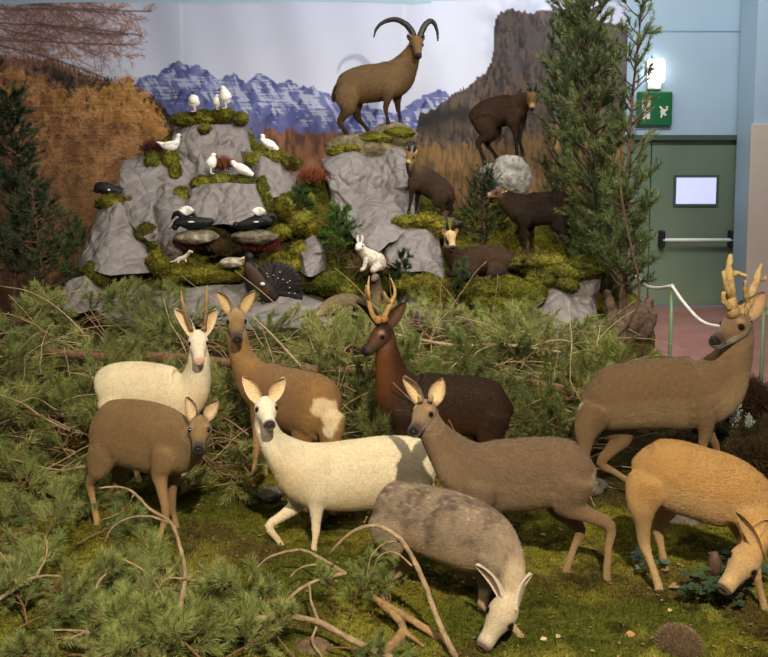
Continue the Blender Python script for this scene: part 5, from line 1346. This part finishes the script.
# ------------------------------------------------------------------ trees and shrubs
def tree(name, label, base, top, nb, blen, seed, cols, trunk=.04, nl=.055, dens=60, lean=(0, 0), lo=.1, nw=.0035, cat='tree', shape=None, up=.3, bark=(84, 66, 50), squash=1., group=None, density2=1.):
    rg = np.random.default_rng(seed); b = np.array(base, float); t = np.array(top, float); H = np.linalg.norm(t-b)
    root = empty(name, b, label, cat, group); wd = MB(); nd = MB()
    tr = np.array([b+(t-b)*q+np.array([math.sin(q*4+seed)*.05*H*.3, math.cos(q*3+seed)*.03*H*.3, 0]) for q in np.linspace(0, 1, 12)])
    tw = MB(); tube(tw, tr, [trunk, trunk*.25], lin(bark), k=10, sub=2); tw.build('trunk', M['bark'], root)
    for k in range(nb):
        q = lo+(1-lo)*(k+rg.uniform(0, 1))/nb; i = q*11; j = min(int(i), 10); p = tr[j]+(tr[j+1]-tr[j])*(i-j)
        L = blen*(shape(q) if shape else (1.05-q)**.7)*rg.uniform(.7, 1.15); a = k*2.4+rg.uniform(-.4, .4)
        d = np.array([math.cos(a), math.sin(a)*squash, up+rg.normal(0, .15)]); br = curve(p, d, L, 6, rg, .1, .06); c = lin(cols[k % len(cols)])
        tube(wd, br, [trunk*.28+.002, .002], lin(bark), k=5, sub=1)
        for m_ in range(max(3, int(L/.075*density2))):
            tt = rg.uniform(.2, 1)*6; jj = min(int(tt), 5); pp = br[jj]+(br[jj+1]-br[jj])*(tt-jj); T = nrm(br[jj+1]-br[jj])
            sd = nrm(np.cross(T, rg.normal(0, 1, 3))); d2 = nrm(T*.9+sd*.8+np.array([0, 0, .3])); tw_ = curve(pp, d2, rg.uniform(.1, .22)*min(1, blen/.5), 3, rg, .1, .08)
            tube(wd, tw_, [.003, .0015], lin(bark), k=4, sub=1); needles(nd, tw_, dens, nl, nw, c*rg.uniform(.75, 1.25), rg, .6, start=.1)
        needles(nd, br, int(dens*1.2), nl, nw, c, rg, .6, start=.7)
    wd.build('branches', M['bark'], root); nd.build('needles', M['needle'], root); return root
def gb(px, Y, z=None):
    x = P(px, 300, Y)[0]; return (x, Y, float(ground_h(x, Y)) if z is None else z)
GR = [(82, 98, 52), (68, 86, 46), (92, 106, 56), (102, 114, 64)]
full = lambda q: (.62+.3*math.sin(q*3.1))*(1.05-q*.25)
tree('pine_tree', 'dense tall dark pine covering the right edge of the printed backdrop', gb(590, 8.4), P(592, -60, 8.8), 170, .52, 1, GR, .045, dens=76, lo=.14, shape=full, up=.9)
tree('pine_tree', 'tall slim pine whose thin boughs reach in front of the exit sign', gb(618, 7.9), P(646, -8, 8.0), 56, .34, 2, GR[1:], .022, dens=44, lo=.2, up=.8, shape=lambda q: .55+.5*(1-q)*q*2)
tree('pine_tree', 'loose pine leaning left against the dense tall pine, at the right of the chamois', gb(572, 9.3), P(566, 0, 9.6), 90, .40, 3, GR, .03, dens=70, lo=.2, up=.9, shape=lambda q: .9 if q < .7 else 1.1-q*.6)
tree('pine_tree', 'low bushy pine in front of the grey-green door', gb(622, 7.7), P(628, 190, 7.8), 46, .38, 4, [(96, 110, 62), (84, 100, 56)], .02, dens=54, lo=.34, up=.5, shape=lambda q: 1.1-q*.5)
tree('spruce_tree', 'dark green conifer at the far left edge', (P(14, 280, 8.8)[0], 8.8, 0), P(8, 96, 9.1), 90, .46, 5, [(62, 72, 46), (52, 62, 42), (70, 80, 50)], .03, dens=84, lo=.3)
tree('spruce_tree', 'shaggy dark bush under the conifer at the left edge', (P(40, 290, 8.4)[0], 8.4, 0), P(34, 188, 8.8), 44, .62, 6, [(54, 68, 44), (44, 60, 40), (72, 80, 50)], .03, dens=60, lo=.4)
tree('spruce_tree', 'small green shrub left of the far left paper rock', (P(76, 300, 8.5)[0], 8.5, .2), P(76, 222, 8.9), 20, .26, 7, [(62, 84, 36), (50, 70, 32)], .016, dens=50, lo=.4)
tree('small_spruce', 'small dark spruce between the standing dark chamois', P(483, 262, 8.95), P(486, 176, 9.05), 40, .36, 8, [(34, 58, 36), (28, 46, 32), (44, 66, 38)], .018, nl=.035, dens=60, lo=.15)
tree('juniper_shrub', 'bright green juniper shrub left of the hare', P(338, 262, 8.6), P(340, 208, 8.6), 34, .26, 9, [(70, 106, 38), (58, 92, 34), (90, 120, 44)], .012, nl=.03, dens=70, lo=.05, cat='shrub')
tree('juniper_shrub', 'dark green juniper shrub on moss beside the wedge-shaped rock', P(300, 218, 8.95), P(300, 190, 8.95), 20, .17, 10, [(50, 78, 32), (42, 66, 30)], .01, nl=.03, dens=60, lo=.05, cat='shrub')
tree('pine_seedling', 'single upright pine seedling in front of the yellow moss mound', P(459, 312, 8.0), P(461, 262, 8.0), 14, .12, 11, [(62, 88, 48), (52, 76, 42)], .006, nl=.04, dens=40, lo=.1, cat='seedling')
tree('pine_seedling', 'dark pine seedling at the right of the hare nest', P(400, 296, 8.1), P(404, 254, 8.1), 16, .14, 12, [(48, 70, 40), (40, 60, 36)], .007, nl=.04, dens=40, lo=.1, cat='seedling')

# ------------------------------------------------------------------ bare branches, logs, stump
def branch(label, chains, col=(158, 136, 104), name='bare_branch', group=None, cat='branch', k=8):
    mb = MB(); bc = lin(col)
    for (pts, r) in chains:
        pp = [P(*p) for p in pts]; rr = np.array(r)
        tube(mb, pp, rr, bc, k=k, sub=5)
    V, f, K = mb.arrays(); V = V+np.stack([fbm(V*45+i*5, i, 2) for i in range(3)], -1)*.003
    K = K*(1+.22*fbm(V*np.array([60, 60, 60.]), 4, 3)[:, None]); m2 = MB(); m2.V = [V]; m2.n = len(V); m2.K = [np.clip(K, 0, 1)]
    for ff in f: (m2.Q if ff.shape[1] == 4 else m2.T).append(ff)
    return tag(m2.build(name, M['bark']), label, cat, group)
branch('long bare branch arching past the hoof of the front brown doe to the bottom edge', [
  ([(99,488,4.1),(120,487,4.1),(135,494,4.08),(150,509,4.05),(171,523,4.0),(180,547,3.9),(185,574,3.8),(180,610,3.6),(166,656,3.4),(160,675,3.3)], [.004,.006,.008,.011,.012]),
  ([(105,541,4.02),(114,526,4.03),(132,517,4.04),(153,517,4.03),(172,524,4.0)], [.003,.006]), ([(185,580,3.78),(215,580,3.8)], [.006,.003]), ([(134,494,4.08),(124,510,4.15),(98,522,4.2)], [.005,.002])])
branch('thin forked bare twig left of the long arching branch', [
  ([(123,559,3.8),(144,571,3.75),(159,589,3.7),(168,613,3.62),(177,620,3.6)], [.004,.006]), ([(144,615,3.6),(156,594,3.66),(166,579,3.7),(186,579,3.75)], [.003,.005])])
branch('bare branch running in from the left edge of the foreground boughs', [
  ([(-12,606,3.62),(18,587,3.66),(36,577,3.7),(58,576,3.72),(74,581,3.74)], [.008,.006,.003]), ([(-4,548,3.85),(10,566,3.75),(18,587,3.66)], [.004,.007]), ([(36,577,3.7),(46,557,3.78),(47,540,3.85)], [.006,.004])])
branch('grey-brown bare twig standing upright among the lower left boughs', [
  ([(92,680,3.3),(89,656,3.38),(88,631,3.42),(92,604,3.5),(98,584,3.56),(106,574,3.6)], [.012,.010,.007,.003]), ([(88,631,3.42),(70,638,3.4),(46,640,3.42)], [.006,.003]), ([(88,631,3.42),(62,630,3.45),(38,630,3.48)], [.005,.003]), ([(91,614,3.46),(98,606,3.5),(116,600,3.55)], [.005,.002])])
branch('wide bare bow of pine wood spanning the bottom edge', [
  ([(196,662,3.32),(212,641,3.36),(226,628,3.40),(246,620,3.42),(289,617,3.42),(318,622,3.40),(346,637,3.36),(378,652,3.32),(392,658,3.3)], [.006,.010,.012,.013]), ([(223,630,3.4),(205,626,3.44),(192,640,3.44),(186,650,3.4)], [.006,.003]),
  ([(257,640,3.42),(275,614,3.5),(295,593,3.58),(318,580,3.62),(346,573,3.64)], [.005,.008]), ([(309,584,3.6),(312,604,3.55),(318,622,3.42),(312,640,3.38),(322,657,3.34)], [.005,.006])])
branch('thin arched bare twig between the forelegs of the white doe and the grazing deer', [
  ([(247,583,3.8),(255,570,3.84),(270,557,3.88),(290,551,3.9),(306,551,3.88),(323,560,3.82),(345,573,3.7)], [.003,.006,.008]), ([(290,577,3.8),(300,568,3.82),(318,565,3.82),(345,573,3.7)], [.003,.006])])
branch('long bare branch hooping over in front of the hind legs of the grazing grey deer', [
  ([(330,553,3.62),(343,539,3.6),(358,529,3.58),(378,526,3.56),(398,537,3.52),(410,553,3.48),(424,582,3.44),(438,621,3.38),(456,658,3.3)], [.005,.008,.010,.013]), ([(366,590,3.6),(370,560,3.58),(384,544,3.56),(402,541,3.52)], [.003,.005]), ([(372,575,3.6),(380,556,3.57),(396,553,3.52),(412,566,3.47)], [.003,.004])])
branch('thick cut pine branch crossing the bottom edge below the grazing grey deer', [
  ([(374,598,3.60),(400,613,3.54),(433,634,3.46),(452,652,3.4),(470,664,3.36)], [.013,.015,.013]), ([(372,662,3.32),(384,652,3.36),(400,637,3.42),(402,625,3.48),(390,611,3.55),(376,600,3.6)], [.022,.02,.016,.012]), ([(402,630,3.44),(424,646,3.38)], [.012,.006])], col=(160, 128, 88))
LOG = (112, 84, 60)
branch('long brown pine log lying across the brush behind the white buck and the tan doe', [([(44,352,6.6),(100,357,6.5),(160,357,6.4),(240,364,6.3),(300,369,6.2),(385,374,6.15)], [.03,.034,.03])], LOG, 'pine_log', cat='log', k=12)
branch('brown log poking out of the brush between the dark buck and the velvet buck', [([(480,372,6.5),(530,382,6.2),(575,392,6.0),(620,404,5.9)], [.02,.028,.03])], (128, 98, 68), 'pine_log', cat='log', k=12)
branch('pale bare branch forking over the brush right above the dark buck', [
  ([(376,330,6.9),(420,340,6.8),(460,346,6.7),(505,345,6.7),(560,352,6.6)], [.01,.014,.01]), ([(505,345,6.7),(494,328,6.8),(470,320,6.9),(455,316,7.0)], [.008,.004]), ([(468,362,6.6),(480,350,6.65),(500,344,6.7)], [.004,.007]), ([(530,347,6.65),(560,340,6.7),(590,350,6.7)], [.007,.004]), ([(400,352,6.7),(440,358,6.65),(470,366,6.5)], [.005,.009])])
branch('thin bare branch slanting down behind the head of the tan doe', [([(252,316,6.4),(272,335,6.3),(292,357,6.2),(300,366,6.15)], [.006,.012]), ([(262,326,6.35),(268,345,6.3),(274,362,6.2)], [.004,.006])])
for i, (lb, ch) in enumerate([
  ('bent bare twig above the back of the front brown doe at the left edge', [([(-10,392,5.6),(20,402,5.55),(44,418,5.5),(76,434,5.45)], [.004,.007]), ([(20,402,5.55),(36,398,5.6),(56,410,5.6)], [.004,.003])]),
  ('curved bare twig high in the brush at the left edge', [([(0,286,7.4),(30,292,7.3),(60,310,7.2),(84,334,7.0)], [.004,.008]), ([(30,326,7.2),(50,300,7.3),(80,290,7.3)], [.003,.006])]),
  ('bare twig running down to the rump of the front brown doe', [([(0,456,5.1),(30,464,5.05),(60,470,5.0),(86,466,5.0)], [.004,.006])]),
  ('bare twigs between the forelegs of the tan doe and the white doe', [([(206,412,5.5),(228,420,5.45),(250,436,5.4)], [.004,.006]), ([(200,440,5.4),(224,438,5.4),(250,446,5.35)], [.003,.005])]),
  ('bare twig fork left of the rump of the velvet buck', [([(520,400,5.9),(545,402,5.85),(572,412,5.8)], [.004,.006]), ([(545,440,5.6),(560,424,5.7),(575,418,5.7)], [.003,.005])])]):
    branch(lb, ch)
# many dry twigs in the brush: nobody could count them
mb = MB(); rg = np.random.default_rng(77)
for k in range(620):
    px = rg.uniform(-40, 600); py = rg.uniform(318, 480); zz = np.interp(py, [318, 360, 480], [.5, .4, .06]); Y = groundY(py, zz)
    if Y > 8.3: continue
    p = P(px, py, Y); d = np.array([rg.normal(0, 1), rg.normal(0, .5), abs(rg.normal(0, .35))]); c = curve(p, d, rg.uniform(.2, .8), 6, rg, .12, -.07)
    c[:, 2] = np.maximum(c[:, 2], ground_h(c[:, 0], c[:, 1])+.01); tube(mb, c, [.0045, .002], lin((172, 146, 108))*rg.uniform(.5, 1.25), k=5, sub=2)
tag(mb.build('dry_twigs', M['bark']), 'countless thin dry twigs threaded through the brush', 'twigs', kind='stuff')
# driftwood stump
def stump():
    mb = MB(); Y = 7.7; c = lin((92, 74, 62))
    for (pts, r) in [([(590,352,Y),(604,345,Y-.05),(620,332,Y-.08),(636,318,Y-.05),(646,308,Y),(652,296,Y)], [.10,.15,.15,.12,.08,.03]), ([(606,350,Y),(612,330,Y+.05),(610,305,Y+.06),(606,290,Y+.06)], [.09,.07,.05,.03]), ([(640,336,Y-.1),(648,322,Y-.08),(656,312,Y-.05)], [.07,.06,.03])]:
        tube(mb, [P(*p) for p in pts], r, c, k=14, sub=4)
    V, f, K = remesh(mb, .014, smooth=1); n = vn = None
    V = V+np.stack([fbm(V*np.array([9, 9, 4.])+i*3, i, 4) for i in range(3)], -1)*.05
    K = K*(1+.5*fbm(V*np.array([26, 26, 8.]), 8, 4)[:, None]); m2 = MB(); m2.V = [V]; m2.n = len(V); m2.K = [np.clip(K, 0, 1)]
    for ff in f: (m2.Q if ff.shape[1] == 4 else m2.T).append(ff)
    tag(m2.build('driftwood_stump', M['stone']), 'weathered brown forked wood stump at the right foot of the pines', 'stump')
stump()
# curved bare stem in front of the stump
branch('thin dark curved stem of a sapling in front of the wood stump', [([(606,346,7.3),(622,330,7.3),(636,308,7.3),(639,285,7.3),(632,250,7.3),(622,200,7.35),(618,150,7.4)], [.016,.010,.006])], (92, 70, 52), 'sapling_stem', cat='branch')

# ------------------------------------------------------------------ leaves on the ground, ivy plant, dark cone
def leafp(mb, c, d, n, L, W, col):
    d = nrm(d); w = nrm(np.cross(d, n)); n = np.cross(w, d); t = np.linspace(0, 1, 6); pr = np.array([.05, .7, 1, .85, .5, .02])*W/2; V = []
    for i in range(6):
        for s in (-1, 0, 1): V.append(c+d*L*t[i]+w*s*pr[i]+n*(abs(s)*.25*pr[i]-.25*L*t[i]**2))
    V = np.array(V); V2 = V-n*.0012; q = np.array([[i*3+j, i*3+j+1, i*3+j+4, i*3+j+3] for i in range(5) for j in range(2)])
    mb.add(V, Q=q, col=col); mb.add(V2, Q=q[:, ::-1], col=np.asarray(col)*.8)
M['leaf'] = mat('leaf', attr=True, vary=.2, scale=40, rough=.6)
def gpt(px, py, z=.03):
    Y = groundY(py, z); p = P(px, py, Y); return np.array([p[0], Y, float(ground_h(p[0], Y))+.012])
rg = np.random.default_rng(8)
for (px, py, s, col, lb) in [(635,637,.05,(202,152,92),'orange-brown dead leaf on the moss left of the hedgehog'),(682,588,.06,(150,128,88),'pale bark flake beside the hind hoof of the golden deer'),(563,533,.04,(176,128,76),'brown dead leaf between the hind legs of the yearling'),(546,540,.035,(160,130,84),'small curled dead leaf left of the hind legs of the yearling'),(668,614,.03,(210,184,134),'tiny straw-coloured leaf above the hedgehog'),(540,645,.03,(214,196,150),'pale leaf scrap on bright moss at the bottom, right of the grazing head'),(556,650,.03,(200,178,130),'pale leaf scrap nearest the bottom edge, left of the hedgehog'),(590,462,.05,(176,120,66),'orange dead leaf by the hind leg of the velvet buck'),(112,600,.03,(190,160,100),'dry leaf among the left foreground boughs')]:
    mb = MB(); leafp(mb, gpt(px, py), np.array([rg.normal(), rg.normal()*.6, .25]), np.array([0, -.3, 1.]), s, s*.62, lin(col)); tag(mb.build('dead_leaf', M['leaf']), lb, 'leaf', 'dead leaves on the moss')
def ivy(px, py, n, rad, seed, label, c1=(62, 84, 52), c2=(44, 62, 42)):
    rg = np.random.default_rng(seed); c = gpt(px, py); root = empty('ivy_plant', c, label, 'plant'); st_ = MB(); lf = MB()
    for k in range(n):
        a = rg.uniform(0, 6.28); r = rad*math.sqrt(rg.uniform()); e = c+np.array([math.cos(a)*r*1.2, math.sin(a)*r, rg.uniform(.02, .10)]); tube(st_, [c, (c+e)/2+np.array([0, 0, .03]), e], .0014, lin((70, 80, 44)), k=4, sub=2)
        t = rg.uniform(0, 1)
        for da in (-.8, 0, .8): leafp(lf, e, np.array([math.cos(a+da), math.sin(a+da), .25]), np.array([0, -.4, 1.]), .032 if da else .042, .026, lin(c1)*(1-t)+lin(c2)*t)
    st_.build('stems', M['leaf'], root); lf.build('leaves', M['leaf'], root)
ivy(716, 604, 42, .11, 1, 'dark green ivy plant under the muzzle of the golden deer')
ivy(650, 572, 10, .05, 2, 'small bluish-green sprig behind the hind hoof of the golden deer', (90, 116, 96), (70, 94, 80))
ivy(742, 585, 16, .10, 3, 'ivy trailing between the forelegs of the golden deer')
def cone():
    c = gpt(714, 588); c[2] += .05; root = empty('mushroom', c-np.array([0, 0, .05]), 'dark brown ribbed cone-like cap standing before the muzzle of the golden deer', 'mushroom'); mb = MB()
    V, Q = blob((0, 0, 0), (.028, .026, .055), 4, 32, .1, 2.); a = np.arctan2(V[:, 1], V[:, 0]); V[:, :2] *= (1+.1*np.sin(a*11))[:, None]; mb.add(V+c+np.array([0, 0, .02]), Q=Q, col=lin((92, 68, 56))); mb.build('cap', M['leaf'], root)
    mb = MB(); tube(mb, [c-np.array([0, 0, .05]), c], .012, lin((120, 98, 76))); mb.build('stem', M['leaf'], root)
cone()
# pale lichen scraps in the heather bush
for (px, py, s, lb) in [(735,414,1., 'pale blue-white lichen tuft in the dark bush behind the velvet buck'), (749,421,.6, 'small pale lichen tuft right of the larger one in the dark bush')]:
    mb = MB(); Y = 5.15; c = P(px, py, Y); rg = np.random.default_rng(int(px)); hairs(mb, c+rg.normal(0, 1, (160, 3))*np.array([.014, .01, .03])*s, np.array([[0, 0, 1.]]), .018, .008, lin((176, 190, 184)), 1.2, rg); tag(mb.build('lichen_tuft', M['heather']), lb, 'lichen')

# ------------------------------------------------------------------ rope barrier
M['rope'] = mat('white_rope', col=(232, 230, 224), col2=(196, 192, 186), scale=60, rough=.8, bump=.01, bscale=120)
M['post'] = mat('green_post', col=(116, 144, 108), rough=.45)
def post(px, py, Y, label):
    t = P(px, py, Y); root = empty('barrier_post', (t[0], Y, 0), label, 'post', 'rope barrier posts'); m = MB(); tube(m, [(t[0], Y, 0), (t[0], Y, t[2])], .015, (1, 1, 1), k=12, sub=1); m.build('pole', M['post'], root)
    m = MB(); ball(m, t, (.024, .024, .02), (1, 1, 1)); m.build('cap', M['post'], root); m = MB(); tube(m, [(t[0], Y, 0), (t[0], Y, .02)], .12, (1, 1, 1), k=20, sub=1); m.build('foot_plate', M['post'], root)
post(672, 286, 7.6, 'green barrier post carrying the white rope, left of the velvet antlers')
post(764, 308, 6.9, 'green barrier post at the right edge behind the ear of the velvet buck')
mb = MB(); tube(mb, [P(636,276,8.2), P(645,285,8.0), P(657,288,7.8), P(672,286,7.58)], .014, (1, 1, 1), k=8, sub=6); tube(mb, [P(672,286,7.58), P(684,303,7.45), P(700,320,7.3), P(716,326,7.2), P(736,326,7.1), P(752,320,7.0), P(764,310,6.9)], .014, (1, 1, 1), k=8, sub=6); tag(mb.build('barrier_rope', M['rope']), 'white rope sagging between the green posts in front of the door', 'rope')

mb = MB(); rg = np.random.default_rng(55)
for k in range(520):
    px = rg.uniform(100, 768); py = rg.uniform(470, 690)
    c = gpt(px, py); leafp(mb, c, np.array([rg.normal(), rg.normal()*.6, .15]), np.array([rg.normal(0, .3), -.2, 1.]), rg.uniform(.008, .024), rg.uniform(.005, .014), lin((150, 118, 76))*rg.uniform(.35, 1.2))
tag(mb.build('leaf_litter', M['leaf']), 'countless tiny bark and leaf scraps strewn over the moss', 'litter', kind='stuff')
WORLD = .15; EXPO = 0.0
def LIGHTS():
    spot('spotlight', (.7, -.9, 4.9), (.0, 4.7, .2), 2000, (1, .87, .66), 60, .07)
    spot('spotlight', (-2.2, .6, 4.9), (-.6, 5.2, .3), 380, (1, .88, .70), 75, .12)
    area('hall_ceiling_lamp', (0, 7.2, 5.6), (0, 9.5, .8), 3.0, 130, (1, .97, .93), 1.2)
    spot('spotlight', (2.4, 5.0, 4.9), (-.4, 9.6, 1.2), 720, (1, .94, .82), 78, .08)
    area('hall_ceiling_lamp', (3, 8, 5.2), (3, 11.4, 1.8), 2, 110, (.92, .95, 1), .6)
# ------------------------------------------------------------------ camera, light, exposure
cam = bpy.data.cameras.new('camera'); co = bpy.data.objects.new('camera', cam); C.objects.link(co)
co.location = (0, 0, CH); co.rotation_euler = (math.pi/2-PITCH, 0, 0)
cam.sensor_width = 36; cam.lens = F*36/768; cam.clip_end = 100; cam.shift_y = (CY-328.5)/768
SC.camera = co
w = bpy.data.worlds.new('world'); SC.world = w; w.use_nodes = True
w.node_tree.nodes['Background'].inputs[0].default_value = (.80, .84, 1., 1); w.node_tree.nodes['Background'].inputs[1].default_value = WORLD
def area(name, loc, target, size, power, col, sy=None):
    l = bpy.data.lights.new(name, 'AREA'); l.energy = power; l.color = col; l.size = size
    if sy: l.shape = 'RECTANGLE'; l.size_y = sy
    o = bpy.data.objects.new(name, l); C.objects.link(o); o.location = loc
    o.rotation_euler = (Vector(target)-Vector(loc)).to_track_quat('-Z', 'Y').to_euler(); return o
def spot(name, loc, target, power, col, angle=60, size=.05, blend=.4):
    l = bpy.data.lights.new(name, 'SPOT'); l.energy = power; l.color = col; l.spot_size = R(angle); l.spot_blend = blend; l.shadow_soft_size = size
    o = bpy.data.objects.new(name, l); C.objects.link(o); o.location = loc
    o.rotation_euler = (Vector(target)-Vector(loc)).to_track_quat('-Z', 'Y').to_euler(); return o
LIGHTS()
vs = SC.view_settings; vs.view_transform = 'Standard'; vs.look = 'None'; vs.gamma = 1; vs.exposure = EXPO; vs.use_curve_mapping = False
SC.display_settings.display_device = 'sRGB'
SC.cycles.max_bounces = 6; SC.cycles.diffuse_bounces = 3; SC.cycles.glossy_bounces = 2; SC.cycles.transparent_max_bounces = 8
SC.cycles.use_denoising = True
